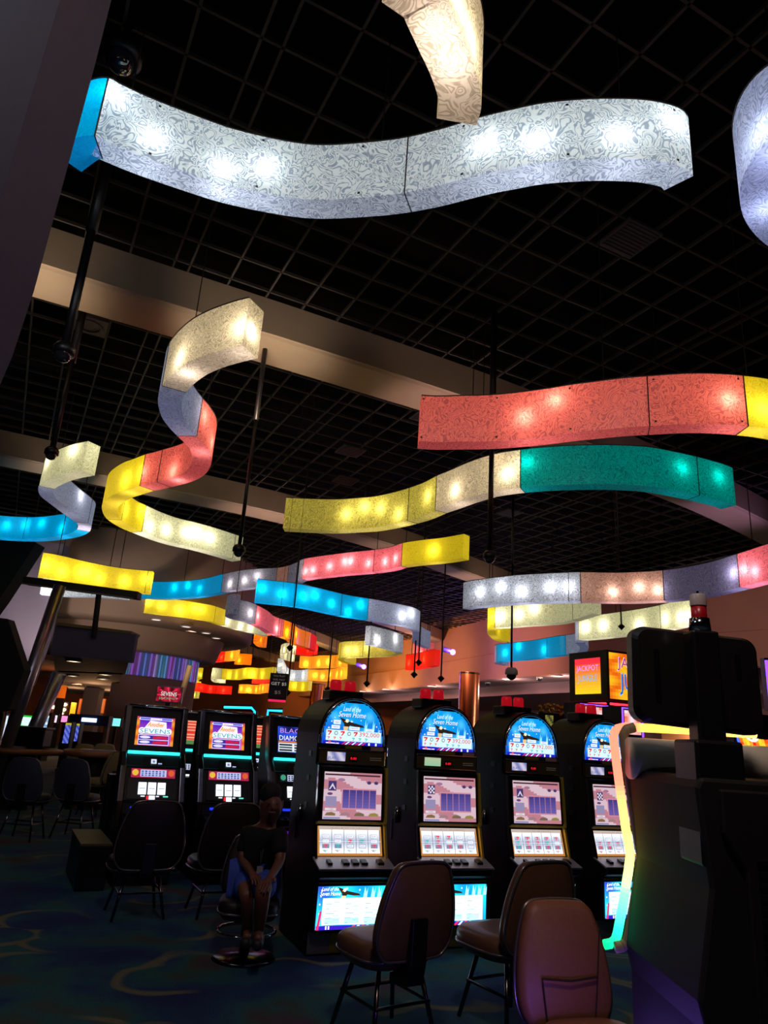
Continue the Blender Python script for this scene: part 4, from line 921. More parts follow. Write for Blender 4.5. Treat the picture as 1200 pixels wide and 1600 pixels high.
# ------------------------------------------------------------------ seated person
def skin_body(name, pts, edges, m, parent=None, root=0, sub=2):
    me = bpy.data.meshes.new(name); me.from_pydata([p[:3] for p in pts], edges, []); me.materials.append(m)
    o = bpy.data.objects.new(name, me); C.objects.link(o)
    if parent: o.parent = parent
    sk = o.modifiers.new('skin', 'SKIN'); sk.use_smooth_shade = True
    if not me.skin_vertices: 
        with bpy.context.temp_override(object=o, active_object=o): bpy.ops.mesh.customdata_skin_add()
    for i, p in enumerate(pts):
        r = p[3]; me.skin_vertices[0].data[i].radius = r if isinstance(r, tuple) else (r, r)
    me.skin_vertices[0].data[root].use_root = True
    su = o.modifiers.new('sub', 'SUBSURF'); su.levels = sub; su.render_levels = sub
    return o
def person():
    base = aty(396, 1380, 5.55); O = Vector((base.x, base.y, 0))
    t = thing('person', 'person in dark top and blue shorts seated beside the first arched machine', 'person', O)
    skin = mat('dark_skin', '#6a4030', .5); black = mat('black_shirt', '#040405', .9); blue = mat('blue_denim', '#3450b8', .8, noise=.15, nscale=60)
    L = lambda x, y, Y: aty(x, y, Y)-O
    hip = L(397, 1376, 5.6); ch = L(408, 1318, 5.55); nk = L(417, 1291, 5.52); hd = L(424, 1256, 5.45); hd2 = L(424, 1240, 5.46)
    chin = L(429, 1270, 5.4)
    sl = L(386, 1304, 5.6); sr = L(437, 1306, 5.42); el = L(378, 1342, 5.55); er = L(438, 1345, 5.35); wl = L(394, 1366, 5.28); wr = L(424, 1368, 5.2)
    kr = L(411, 1392, 5.1); kl = L(386, 1396, 5.25); ar = L(404, 1458, 5.28); al = L(388, 1456, 5.42); tr = L(404, 1468, 5.12); tl = L(385, 1466, 5.28)
    hr = hip+Vector((.08, -.03, 0)); hl = hip+Vector((-.08, .02, 0))
    P = [(*hip, .11), (*((hip+ch)/2), (.12, .09)), (*ch, (.14, .1)), (*nk, .05), (*hd, (.076, .088)), (*hd2, (.072, .085)),
         (*sl, .05), (*el, .037), (*wl, .026), (*sr, .05), (*er, .037), (*wr, .026),
         (*hr, .085), (*kr, .055), (*((kr*.55+ar*.45)), .05), (*ar, .035), (*tr, .03), (*hl, .085), (*kl, .055), (*((kl*.55+al*.45)), .05), (*al, .035), (*tl, .03), (*chin, (.04, .045))]
    Ed = [(0, 1), (1, 2), (2, 3), (3, 4), (4, 5), (2, 6), (6, 7), (7, 8), (2, 9), (9, 10), (10, 11), (0, 12), (12, 13), (13, 14), (14, 15), (15, 16), (0, 17), (17, 18), (18, 19), (19, 20), (20, 21), (4, 22)]
    for w_, e_, wi in ((wl, el, 8), (wr, er, 11)):           # palms and five fingers
        d = (w_-e_).normalized(); s = d.cross(Vector((0, 0, 1))).normalized(); palm = w_+d*.05
        P.append((*palm, (.034, .018))); pi = len(P)-1; Ed.append((wi, pi))
        for f, ln in ((-1.5, .06), (-.5, .075), (.5, .07), (1.5, .055)):
            a = palm+d*.035+s*f*.018; b_ = a+d*ln*.55; c_ = b_+d*ln*.35+Vector((0, 0, -.02))
            P += [(*a, .009), (*b_, .008), (*c_, .007)]; n = len(P); Ed += [(pi, n-3), (n-3, n-2), (n-2, n-1)]
        a = palm-d*.02-s*.034; b_ = a+d*.035-s*.012; P += [(*a, .011), (*b_, .009)]; n = len(P); Ed += [(pi, n-2), (n-2, n-1)]
    skin_body('body', P, Ed, skin, t)
    skin_body('shirt', [(*(hip+Vector((0, 0, .02))), .135), (*((hip+ch)/2), (.15, .12)), (*ch, (.17, .13)), (*(ch*.35+nk*.65), .075), (*sl, .072), (*((sl+el)/2), .062), (*(sl*.2+el*.8), .058), (*sr, .072), (*((sr+er)/2), .062), (*(sr*.2+er*.8), .058)],
              [(0, 1), (1, 2), (2, 3), (2, 4), (4, 5), (5, 6), (2, 7), (7, 8), (8, 9)], black, t)
    skin_body('shorts', [(*hip, .14), (*hr, .105), (*(hr*.5+kr*.5), .09), (*(hr*.22+kr*.78), .082), (*hl, .105), (*(hl*.5+kl*.5), .09), (*(hl*.22+kl*.78), .082)], [(0, 1), (1, 2), (2, 3), (0, 4), (4, 5), (5, 6)], blue, t)
    f = (L(436, 1254, 4.9)-hd).normalized()*.0+Vector((.25, -.97, -.02)).normalized(); s = f.cross(Vector((0, 0, 1))).normalized()
    # hair cap
    hm = MB(); hm.ball(tuple(hd2-f*.02+Vector((0, 0, .0))), .086, 20, (.9, 1.0, .9)); hm.build('hair', mat('black_hair', '#08070a', .8, noise=.4, nscale=90), t, smooth=True)
    for k in (-1, 1):
        e = hd+f*.077+s*k*.03+Vector((0, 0, .015)); MB().ball(tuple(e), .009, 10).build('eye', mat('eye_white', '#5a504c', .3), t, smooth=True)
        MB().ball(tuple(hd+s*k*.079+Vector((0, 0, .0))), .02, 10, (.4, .8, 1.4)).build('ear', skin, t, smooth=True)
    MB().ball(tuple(hd+f*.092+Vector((0, 0, -.012))), .014, 10, (.9, 1, 1.4)).build('nose', skin, t, smooth=True)
    MB().tube([hd+f*.083+s*-.024+Vector((0, 0, -.045)), hd+f*.09+Vector((0, 0, -.046)), hd+f*.083+s*.024+Vector((0, 0, -.045))], .006, 6).build('mouth', mat('lips', '#7a4848', .4), t, smooth=True)
    for q, k in ((ar, tr), (al, tl)):
        skin_body('shoe', [(*(q+Vector((0, .02, -.03))), .045), (*((q+k)/2+Vector((0, 0, -.035))), .042), (*(k+Vector((0, -.03, -.03))), .036)], [(0, 1), (1, 2)], mat('dark_shoe', '#18161a', .6), t, sub=2)
    cf = (ch+Vector((.03, -.14, 0))); MB().tube([nk+Vector((-.03, -.05, .0)), cf+Vector((-.01, -.01, .02)), cf+Vector((0, -.01, -.12)), cf+Vector((.01, -.01, .02)), nk+Vector((.05, -.05, .0))], .004, 5).build('lanyard', mat('grey_cord', '#605c60', .6), t)
    MB().box(cf.x-.02, cf.x+.02, cf.y-.02, cf.y-.015, cf.z-.19, cf.z-.12).build('badge', mat('badge', '#908c90', .4), t)
    return O, hip
O_, hip_ = person()
casino_chair((O_.x-.02, O_.y+.05, 0), math.radians(188), 'stool with round foot ring under the seated person', DKV, None, sh=max(.3, hip_.z-.12), bh=.42, w=.42, stool=True)

# ------------------------------------------------------------------ foreground cabinet with neon edge (seen from behind)
def neon_cabinet():
    t = thing('slot_machine', 'large dark slot cabinet seen from behind with a red to green neon edge', 'slot machine', (1.35, 2.55, 0))
    O = Vector(t.location); cab = mat('cabinet_back', '#080506', .7, noise=.25, nscale=50)
    left = [(.985, 0), (.985, .78), (.965, .86), (1.02, 1.147), (.995, 1.42), (1.01, 1.45)]
    MB().profy([(x-O.x, z) for x, z in left]+[(.45, 1.45), (.45, 0)], -.28, .33).build('cabinet', cab, t, bevel=.012)
    MB().profy([(1.12-O.x, .25), (1.12-O.x, 1.2), (1.06-O.x, 1.3), (1.06-O.x, 1.42), (.38, 1.42), (.38, .25)], -.3, -.275).build('back_door', mat('cabinet_door', '#120b0d', .6, noise=.2, nscale=50), t, bevel=.006)
    m = MB()
    for k in range(10): m.box(-.2, .3, -.306, -.299, .95+.03*k, .962+.03*k)
    m.build('vent_slots', BLACK, t)
    MB().tube([(-.365, .26, 1.49), (.45, .26, 1.49)], .075, 24).build('top_hood', mat('white_hood', '#f0e8d4', .35), t, smooth=True)
    pts = [aty(x, y, 2.9)-O for x, y in ((1180, 1147), (1080, 1141), (1000, 1137), (975, 1136), (963, 1139), (958, 1148), (961, 1175), (969, 1235), (977, 1290), (985, 1335), (982, 1360), (973, 1415), (965, 1458), (962, 1468), (955, 1474), (944, 1476))]
    Q = []
    for i in range(len(pts)-1):
        for k in range(8): Q.append(pts[i].lerp(pts[i+1], k/8))
    Q.append(pts[-1]); a = MB(); stops = [(0, '#ffd060'), (.3, '#ffc840'), (.36, '#ff6a50'), (.55, '#ff7058'), (.68, '#ffc860'), (.76, '#e8f070'), (.84, '#70ff90'), (.93, '#20f0a0'), (1, '#00b868')]
    ln = [0]
    for i in range(1, len(Q)): ln.append(ln[-1]+(Q[i]-Q[i-1]).length)
    def colr(u):
        for (u0, c0), (u1, c1) in zip(stops, stops[1:]):
            if u <= u1: return mix(hx(c0), hx(c1), (u-u0)/(u1-u0))
        return hx(stops[-1][1])
    for i in range(len(Q)-1): a.tube([Q[i], Q[i+1]], .0165, 10, col=colr(ln[i]/ln[-1]), cap=i in (0, len(Q)-2))
    a.build('neon_edge', screen_mat(3.0), t, smooth=True, colors=True)
    MB().tube([q+Vector((.03, -.03, 0)) for q in Q[24:]], .02, 6).build('neon_channel', mat('cream_channel', '#a89878', .5), t, smooth=True)
    # topper display with rounded back
    c = aty(1083, 1062, 2.5)-O; m = MB(); out = rrect(.43, .33, .045); n = len(out); lv = [(.93, -.04), (1, -.02), (1, .03), (.96, .045)]; vs = []
    ang = -.06
    for s, d in lv:
        for x, z in out:
            x *= s; z *= s; vs.append((c.x+x*math.cos(ang)-z*math.sin(ang), c.y+d+.12*z-.05*x, c.z+x*math.sin(ang)+z*math.cos(ang)))
    m.add(vs, [(i*n+k, i*n+(k+1) % n, (i+1)*n+(k+1) % n, (i+1)*n+k) for i in range(3) for k in range(n)]+[tuple(range(n-1, -1, -1)), tuple(range(3*n, 4*n))])
    m.build('topper_display', mat('display_back', '#0e0b0d', .4), t, smooth=False)
    for s in (-1, 1): MB().box(c.x+s*.14-.008, c.x+s*.14+.008, c.y-.046, c.y-.038, c.z-.09, c.z+.09).build('display_vent', BLACK, t)
    p0 = aty(1086, 990, 2.42)-O
    MB().box(p0.x-.045, p0.x+.045, -.21, -.13, 1.33, p0.z+.0).build('display_post', mat('post_black', '#131013', .4), t, bevel=.008)
    MB().box(p0.x-.085, p0.x+.065, -.27, -.1, 1.2, 1.56).build('post_collar', mat('post_black', '#131013', .4), t, bevel=.01)
    z = p0.z; x = p0.x; y = -.17
    MB().lathe([(0, 0), (.036, 0), (.032, .045), (.0, .046)], (x, y, z), 20).build('candle_base', CHROME, t, smooth=True)
    MB().lathe([(.025, 0), (.025, .042), (0, .042)], (x, y, z+.046), 20).build('candle_red', mat('red_lens', '#c01828', .3), t, smooth=True)
    MB().lathe([(.027, 0), (.027, .034), (.022, .04), (0, .04)], (x, y, z+.088), 20).build('candle_white', mat('white_lens', '#c8b8b8', .3), t, smooth=True)
    MB().tube([(x, y, z+.128), (x, y, z+.14)], .004, 6).build('candle_tip', CHROME, t)
    # violet glow strip low on the left flank
    MB().box(-.372, -.366, -.2, .3, .36, .40).build('violet_strip', glow('violet_strip', '#4020ff', 14), t)
    MB().tube([(-.38, -.24, .52), (-.38, -.24, .3)], .006, 6).build('blue_edge_light', glow('violet_strip', '#4020ff', 14), t)
neon_cabinet()
point_light('violet_strip_lamp', (.80, 2.8, .5), 3.2, (.3, .14, 1), .05)

# ------------------------------------------------------------------ sign cube and screens behind the arched machines
def sign_cube():
    c = aty(950, 1095, 12); t = thing('sign_cube', 'illuminated cube sign with JACKPOT lettering above red neon, beside the dark monitor', 'sign', c)
    u = Vector((.93, .37, 0)).normalized(); v = Vector((-.42, .9, 0)).normalized(); H_ = .84
    m = MB(); m.obox((0, 0, 0), u*1.35, v*.95, Vector((0, 0, H_))); m.build('housing', mat('sign_housing', '#181418', .5), t, bevel=.01)
    a = Art(Vector((0, 0, 0))-v*.006, u, (0, 0, 1))
    a.grid(.04, .04, 1.31, .80, 22, 14, lambda x, y: mix(hx('#f8b820'), hx('#e86010'), .5+.5*math.sin(x*9+math.sin(y*14)*2))); a.up()
    a.text('JACKPOT', .2, .5, .24, 1.05, '#f8e8ff'); a.k += .002; a.text('JACKPOT', .21, .51, .22, 1.03, '#a02c90'); a.text('JUNGLE', .24, .1, .38, 1.0, '#50d0ff'); a.k += .002; a.text('JUNGLE', .25, .12, .34, .98, '#1858c8')
    a.done('front_screen', t, 1.1)
    a = Art(v*.95-u*.006, -v, (0, 0, 1))
    a.grid(.16, .12, .8, .72, 8, 12, lambda x, y: mix(hx('#f8d020'), hx('#f02840'), (y-.15)*2)); a.up(); a.text('JACKPOT', .2, .48, .12, .55, '#f8a0ff'); a.text('JUNGLE', .22, .3, .14, .5, '#30b8ff'); a.done('side_screen', t, 1.1)
    a = MB(); e = Vector((0, 0, -.045)); a.tube([v*.9+e-u*.02, v*.03+e-u*.02], .02, 8); a.tube([u*.03+e-v*.02, u*1.33+e-v*.02], .02, 8); a.build('neon_strip', glow('red_neon', '#ff2838', 3), t, smooth=True)
    MB().obox(u*.5+v*.4+Vector((0, 0, -2.3)), u*.3, v*.3, Vector((0, 0, 2.3))).build('support', BLACK, t)
    # screens below
    for (x0, x1, y0, y1, Y, lb) in ((908, 957, 1100, 1140, 11.7, 'slot screen in violet neon frame below the left side of the cube sign'), (974, 1010, 1106, 1150, 10.6, 'slot screen in a violet neon frame left of the dark monitor')):
        p = aty(x0, y1, Y); q = aty(x1, y1, Y); w_ = (q-p).length; h_ = aty(x0, y0, Y).z-p.z; uu = Vector((.96, .28, 0)); vv = Vector((-.28, .96, 0))
        r = thing('slot_machine', lb, 'slot machine', (p.x, p.y, 0), 0, 'machines under the cube sign')
        z = p.z
        MB().obox(Vector((0, .02, 0)), uu*w_, vv*.5, Vector((0, 0, z+h_+.03))).build('cabinet', CAB, r)
        a = Art((0, 0, z), uu, (0, 0, 1)); a.grid(.03, .03, w_-.03, h_-.03, 10, 8, lambda x, y: mix(hx('#ffe8f0'), hx('#f0602c'), .5+.5*math.sin(x*30)*math.cos(y*26))); a.done('screen', r, 1.1)
        a = MB(); a.tube([Vector((0, 0, z)), Vector((0, 0, z+h_)), uu*w_+Vector((0, 0, z+h_)), uu*w_+Vector((0, 0, z))], .014, 8); a.build('neon_frame', glow('violet_neon', '#8040ff', 2.6), r, smooth=True)
sign_cube()
# slot machine at the far right edge
p = aty(1158, 1172, 8.5); t = thing('slot_machine', 'slot machine with a bright red and white screen at the far right edge', 'slot machine', (p.x, p.y, 0)); z = p.z
uu = Vector((.95, .2, 0))
MB().obox(Vector((-.05, .03, 0)), uu*.75, Vector((0, .6, 0)), Vector((0, 0, z+.42))).build('cabinet', CAB, t, bevel=.01)
a = Art((0, 0, z), uu, (-.03, .1, .36)); a.grid(.02, .02, .6, .36, 14, 9, lambda x, y: mix(hx('#ffd030') if y < .16 else hx('#ff80d8'), hx('#e81818'), .5+.5*math.sin(x*33+y*10))); a.up(); a.disc(.2, .2, .1, '#fff4e8'); a.up(); seven(a, .2, .19, .11, '#e01818'); a.done('screen', t, 1.3)
a = MB()
for i, (c0, c1, cl) in enumerate((((0, 0), (0, .38), '#4060ff'), ((0, .38), (.62, .38), '#30e080'), ((.62, .38), (.62, 0), '#ff3040'), ((.62, 0), (0, 0), '#ff50d0'))):
    f = lambda q: Vector((0, 0, z))+uu.normalized()*q[0]+Vector((-.03, .1, .36)).normalized()*q[1]
    a.tube([f(c0), f(c1)], .012, 8, col=hx(cl))
a.build('screen_frame', screen_mat(2), t, colors=True)
MB().tube([Vector((-.02, -.03, z-.07)), uu*.65+Vector((0, -.03, z-.07))], .022, 8).build('blue_light_bar', glow('blue_bar', '#1070ff', 3), t)
# tall violet neon sign at right edge
t = thing('neon_sign', 'violet vertical neon sign cut by the right edge above the bright screen', 'neon sign', aty(1200, 1060, 14))
MB().tube([(0, 0, -.55), (0, 0, .35)], .03, 8).build('neon_tube', glow('violet_neon', '#8040ff', 2.6), t); MB().box(-.02, .4, .03, .2, -.6, .4).build('panel', BLACK, t); MB().box(.1, .2, .05, .15, -2.6, -.6).build('stand', BLACK, t)
# gold topped machine glimpsed behind the row
p = aty(868, 1135, 12.9); t = thing('slot_machine', 'machine with a gold leafy crown glimpsed behind the third arched machine', 'slot machine', (p.x, p.y, 0)); z = p.z
MB().box(-.3, .34, 0, .5, 0, z+.22).build('cabinet', CAB, t)
m = MB(); rnd = random.Random(3)
for k in range(60): x = rnd.uniform(-.26, .3); m.ball((x, rnd.uniform(-.02, .06), z+.25+rnd.uniform(-.06, .14)*(1-abs(x)*1.6)), rnd.uniform(.02, .04), 6)
m.build('gold_crown', mat('gold_leaf', '#a88420', .35, .7), t, smooth=True)
a = Art((-.18, -.01, z-.02), (1, 0, 0), (0, 0, 1)); a.grid(0, 0, .14, .2, 5, 6, lambda x, y: mix(hx('#304028'), hx('#a8a048'), .5+.5*math.sin(x*60+y*40))); a.done('lit_panel', t, .6)
# copper column and other columns under the bulkhead
def column(x, Y, r, label, m, ztop=4.9):
    p = aty(x, 1150, Y); t = thing('column', label, 'column', (p.x, p.y, 0), 0, 'columns under the bulkhead')
    MB().lathe([(r*1.15, 0), (r*1.15, .25), (r, .3), (r, ztop)], n=32).build('shaft', m, t, smooth=True)
    MB().lathe([(r*.35, ztop), (r*.35, ztop+.02), (r*1.02, ztop-.02), (r*1.02, ztop-.1), (r, ztop-.1)], n=32).build('cap_ring', DCHROME, t)
COP = mat('copper_cladding', '#a86848', .28, .85)
column(731, 36, .5, 'copper-clad round column behind the second arched machine', COP)
column(490, 52, .5, 'copper-clad round column left of the first arched machine', COP)
# ceiling lights in the low soffit under the bulkhead
for x, y, lb in ((675, 1072, 'downlight in the low soffit above the second arched machine'), (793, 1061, 'yellow downlight in the low soffit right of the copper column'), (870, 1056, 'white downlight in the low soffit above the third arched machine'), (566, 1080, 'small downlight above the first arched machine'), (603, 1077, 'small downlight between the first two arched machines'), (1160, 1060, 'far right downlight in the low soffit')):
    p = atz(x, y, 4.84); t = thing('downlight', lb, 'downlight', p, 0, 'downlights in the low soffit')
    MB().lathe([(0, 0), (.22, 0)], n=14).build('lens', glow('soft_lens', '#fff0d8', 2), t); MB().lathe([(.22, .02), (.22, -.02), (.28, -.02), (.28, .03)], n=14).build('ring', mat('white_ring', '#b0a8b0', .5), t)
    point_light('downlight_lamp', p+Vector((0, 0, -.5)), 150, (1, .75, .6), .15)
dome_camera(atz(762, 1068, 4.8), 'white dome camera on the low soffit left of the copper column top', .14, white=True)
dome_camera(atz(843, 1060, 4.8), 'white dome camera on the low soffit beside the white downlight', .14, white=True)
# warm lit recess behind the second machine
struct(MB().obox(ab(35.5, 26, 0), D1*.4, D2*6, Vector((0, 0, 2.9))).build('trim_16', mat('peach_paint', '#f0a878', .8)))
point_light('recess_lamp', ab(34.3, 29, 2.6), 150, (1, .65, .4), .2)

# hanging promotion sign
c = aty(437, 1052, 12); t = thing('hanging_sign', 'dark hanging promotion sign reading GET $5 with a red glow below', 'sign', c)
MB().box(-.15, .15, 0, .03, -.42, 0).build('panel', mat('sign_brown', '#241416', .6), t)
a = Art((-.15, -.004, -.42), (1, 0, 0), (0, 0, 1)); a.text('YOU PLAY', .05, .36, .03, .2, '#807068'); a.text('WE PAY', .05, .3, .03, .2, '#807068'); a.text('GET $5', .03, .22, .055, .25, '#d8ccc0'); a.text('$5', .1, .08, .06, .1, '#807068'); a.done('lettering', t, .5)
MB().box(-.12, .12, -.002, 0, -.38, -.25).build('inset_panel', mat('sign_red_brown', '#401820', .6), t)
MB().tube([(-.14, 0, -.44), (.14, 0, -.44)], .018, 8).build('red_edge_light', glow('red_edge', '#e02050', 1.2), t)
for x in (-.1, .1): MB().tube([(x, .015, 0), (x, .015, CZ-c.z)], .004, 4).build('cable', WIRE, t)

# ------------------------------------------------------------------ left distance: pillars, gaming tables, kiosks, lit back area
def pillar(x0, y0, x1, y1, Y, r, label):
    a = aty(x0, y0, Y); b = aty(x1, y1, Y); a = b+(a-b)*((b.z)/(b.z-a.z)) if abs(b.z-a.z) > 1e-3 else a
    t = thing('leaning_pillar', label, 'pillar', a, 0, 'leaning chrome pillars')
    MB().tube([(0, 0, 0), b-a], r, 24).build('shaft', mat('polished_pillar', '#a098a8', .3, .8), t, smooth=True)
    MB().lathe([(r*1.5, 0), (r*1.5, .05), (r, .08)], n=24).build('collar', DCHROME, t)
pillar(12, 1160, 94, 915, 12.5, .105, 'thick polished pillar leaning from the gaming tables up to the black bar')
pillar(50, 1148, 93, 1052, 16, .15, 'shorter polished pillar leaning behind the thick one')
p = aty(12, 1085, 11); t = thing('lamp_post', 'slim metal post with a round lamp head at the left edge', 'lamp post', (p.x, p.y, 0))
MB().tube([(0, 0, 0), (0, 0, p.z)], .05, 14).build('post', DCHROME, t, smooth=True); MB().ball((0, 0, p.z+.05), .1, 16, (1, 1, .7)).build('lamp_head', mat('lamp_grey', '#8a8890', .4), t, smooth=True)
# back area shell
struct(MB().box(-26, -13.5, 44, 44.3, 0, 3.7).build('wall_lounge', mat('lounge_paint', '#8a5038', .8, noise=.1, nscale=1)))
struct(MB().box(-30, -12, 30, 48, 3.7, 3.9).build('trim_17', mat('lounge_ceiling', '#7a4a34', .8)))
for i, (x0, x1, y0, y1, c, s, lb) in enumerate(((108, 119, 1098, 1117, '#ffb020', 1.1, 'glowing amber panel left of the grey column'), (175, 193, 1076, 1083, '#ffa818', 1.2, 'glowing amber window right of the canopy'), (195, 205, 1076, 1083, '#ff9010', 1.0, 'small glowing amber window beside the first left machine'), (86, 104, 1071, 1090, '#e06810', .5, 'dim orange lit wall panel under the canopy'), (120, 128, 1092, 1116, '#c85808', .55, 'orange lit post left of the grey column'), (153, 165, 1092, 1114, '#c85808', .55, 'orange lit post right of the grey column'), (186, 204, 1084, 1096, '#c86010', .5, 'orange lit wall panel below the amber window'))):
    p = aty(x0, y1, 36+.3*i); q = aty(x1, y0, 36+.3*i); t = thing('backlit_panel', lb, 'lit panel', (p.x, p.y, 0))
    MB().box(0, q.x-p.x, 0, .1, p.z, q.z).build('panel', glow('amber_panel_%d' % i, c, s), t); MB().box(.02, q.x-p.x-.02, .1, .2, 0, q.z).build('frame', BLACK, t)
p = aty(140, 1120, 34); t = thing('column', 'grey square column in the lit lounge under the canopy', 'column', (p.x, p.y, 0)); MB().box(-.35, .35, -.3, .3, 0, 3.7).build('shaft', mat('grey_column', '#605860', .5, .4), t); MB().box(-.4, .4, -.35, .35, 0, .2).build('plinth', DCHROME, t)
for k, (x, y) in enumerate(((83, 1105), (99, 1109), (101, 1101), (95, 1115), (180, 1106), (176, 1113), (173, 1112))):
    p = aty(x, y, 43.9)
    t = thing('wall_light', 'small warm round light on the lounge wall '+['above the left pillar', 'beside the amber panel', 'nearest the amber panel', 'farthest back on the left', 'left of the first left machine', 'right of the grey column', 'just right of the grey column'][k], 'wall light', p, 0, 'lounge wall lights')
    MB().ball((0, 0, 0), .16, 12, (1, .4, .6)).build('lens', glow('warm_lens', '#ffe2b0', 3), t, smooth=True)
    MB().box(-.2, .2, .02, .1, -.02, .16).build('bracket', mat('white_ring', '#b0a8b0', .5), t)
for x, Y in ((110, 36), (170, 36), (140, 30)):
    point_light('lounge_lamp', aty(x, 1112, Y)+Vector((0, 0, .5)), 160, (1, .5, .22), .3)
for x0, x1, y0, y1, Y, c, tx, lb in ((72, 90, 1118, 1128, 30, '#ffd8f0', 'SLOTS', 'white and pink lit sign left of the amber panel'), (95, 106, 1119, 1128, 30, '#ff90c8', 'WIN', 'small pink lit sign right of the white one'), (33, 49, 1121, 1133, 18, '#d8fff0', 'OPEN', 'white lit sign with green rim between the pillars'), (172, 189, 1123, 1134, 26, '#70f0e8', 'PLAY', 'turquoise lit sign beside the first left machine'), (0, 5, 1118, 1180, 16, '#d0e8ff', 'SLOT', 'tall bright screen at the left edge')):
    p = aty(x0, y1, Y); q = aty(x1, y0, Y); t = thing('lit_sign', lb, 'sign', (p.x, p.y, 0), 0, 'distant lit signs'); w_ = q.x-p.x; h_ = q.z-p.z
    MB().box(-.04, w_+.04, .02, .15, p.z-.04, q.z+.04).build('housing', glow('green_rim', '#20c040', 1) if x0 == 33 else BLACK, t)
    a = Art((0, 0, p.z), (1, 0, 0), (0, 0, 1)); a.rect(0, 0, w_, h_, c); a.up()
    for k in range(5): a.rect(w_*(.1+.17*k), h_*.2, w_*(.2+.17*k), h_*.8, mix(hx(c), (.4, .1, .5), .45))
    a.done('face', t, 1.3); MB().box(w_/2-.05, w_/2+.05, .05, .12, 0, p.z).build('stand', BLACK, t)
# kiosk header and two blue screens
p = aty(106, 1131, 24); q = aty(171, 1119, 24); t = thing('booth_header', 'dark blue booth header with a white light strip behind the gaming tables', 'booth', (p.x, p.y, 0)); w_ = q.x-p.x
MB().box(0, w_, 0, .4, p.z, q.z).build('header', mat('booth_blue', '#2a3060', .5), t); MB().box(w_*.33, w_*.7, -.03, 0, (p.z+q.z)/2-.06, (p.z+q.z)/2+.06).build('light_strip', glow('white_strip', '#c8dcff', 2.2), t)
for x in (.02, w_-.12): MB().box(x, x+.1, .1, .3, 0, p.z).build('post', mat('booth_post', '#8a6a58', .6), t)
MB().box(.1, w_-.1, .32, .38, 0, 1.1).build('counter_front', mat('booth_brown', '#5a342c', .6), t)
for x0, x1, y0, y1, lb in ((97, 112, 1130, 1161, 'blue kiosk screen with yellow header, left of its pair'), (115, 125, 1131, 1158, 'narrower blue kiosk screen with yellow header, right of its pair')):
    p = aty(x0, y1, 17); q = aty(x1, y0, 17); t = thing('kiosk', lb, 'kiosk', (p.x, p.y, 0), 0, 'blue kiosks'); w_ = q.x-p.x; h_ = q.z-p.z
    MB().box(-.02, w_+.02, .01, .2, 0, q.z+.02).build('housing', BLACK, t)
    a = Art((0, 0, p.z), (1, 0, 0), (0, 0, 1)); a.grid(0, 0, w_, h_*.9, 5, 12, lambda x, y: mix(hx('#2838c0'), hx('#8090f0'), .5+.5*math.sin(x*60+y*50))); a.rect(0, h_*.9, w_, h_, '#c8b820'); a.done('screen', t, .8)
# gaming tables and chairs
def gaming_table(x, y, w_, label):
    p = aty(x, 1150, y); t = thing('gaming_table', label, 'table', (p.x, p.y, 0), .1, 'gaming tables')
    out = [Vector((w_*math.cos(a), .75*math.sin(a) if math.sin(a) < 0 else .25*math.sin(a))) for a in [2*math.pi*k/36 for k in range(36)]]
    MB().prism([(q.x, q.y, .86) for q in out], (0, 0, .05)).build('felt_top', mat('felt', '#3a3430', .8), t)
    MB().tube([(q.x, q.y, .91) for q in out]+[(out[0].x, out[0].y, .91)], .05, 8).build('padded_rail', mat('rail', '#8a5838', .4), t, smooth=True)
    MB().prism([(q.x*.6, q.y*.6, 0) for q in out], (0, 0, .86)).build('base', BLACK, t)
    MB().box(-.3, .3, -.05, .12, .91, .97).build('chip_tray', mat('chip_tray', '#a88ca0', .4), t)
gaming_table(14, 12.9, .9, 'gaming table with padded rail at the left edge')
gaming_table(158, 13.7, .55, 'gaming table with padded rail nearer the slot machines')
GREYV = mat('grey_vinyl', '#2e3040', .6); BEIGE = mat('beige_vinyl', '#8a7a50', .6)
for x, y, z, lb, v, rz in ((46, 1243, .52, 'dark grey gaming chair with oval back at the left table', GREYV, 0), (124, 1243, .52, 'dark blue-grey gaming chair with oval back, right of its pair', GREYV, -.1)):
    p = atz(x, y, z); casino_chair((p.x, p.y, 0), rz, lb, v, 'chairs at the gaming tables', sh=.52, bh=.5, w=.46)
for x, y, z, lb, rz in ((115, 1188, .6, 'beige chair across the gaming table, in the middle distance', 2.9), (128, 1183, .6, 'beige chair behind the nearer beige one', 3.3), (160, 1200, .6, 'beige chair turned sideways at the end of the gaming table', 1.2)):
    p = aty(x, y, 14.6 if x < 150 else 12.6); casino_chair((p.x, p.y+(1.0 if x == 128 else 0), 0), rz, lb, BEIGE, 'beige chairs at the gaming tables', sh=.55, bh=.5, w=.5)
p = aty(34, 1196, 13.0); t = thing('shuffling_machine', 'black dealing equipment box on the left gaming table', 'equipment', (p.x, p.y+.1, .97)); MB().box(-.3, .3, -.15, .2, 0, .3).build('body', BLACK, t, bevel=.02); MB().box(-.32, .32, -.17, .22, .3, .33).build('lid', DCHROME, t)
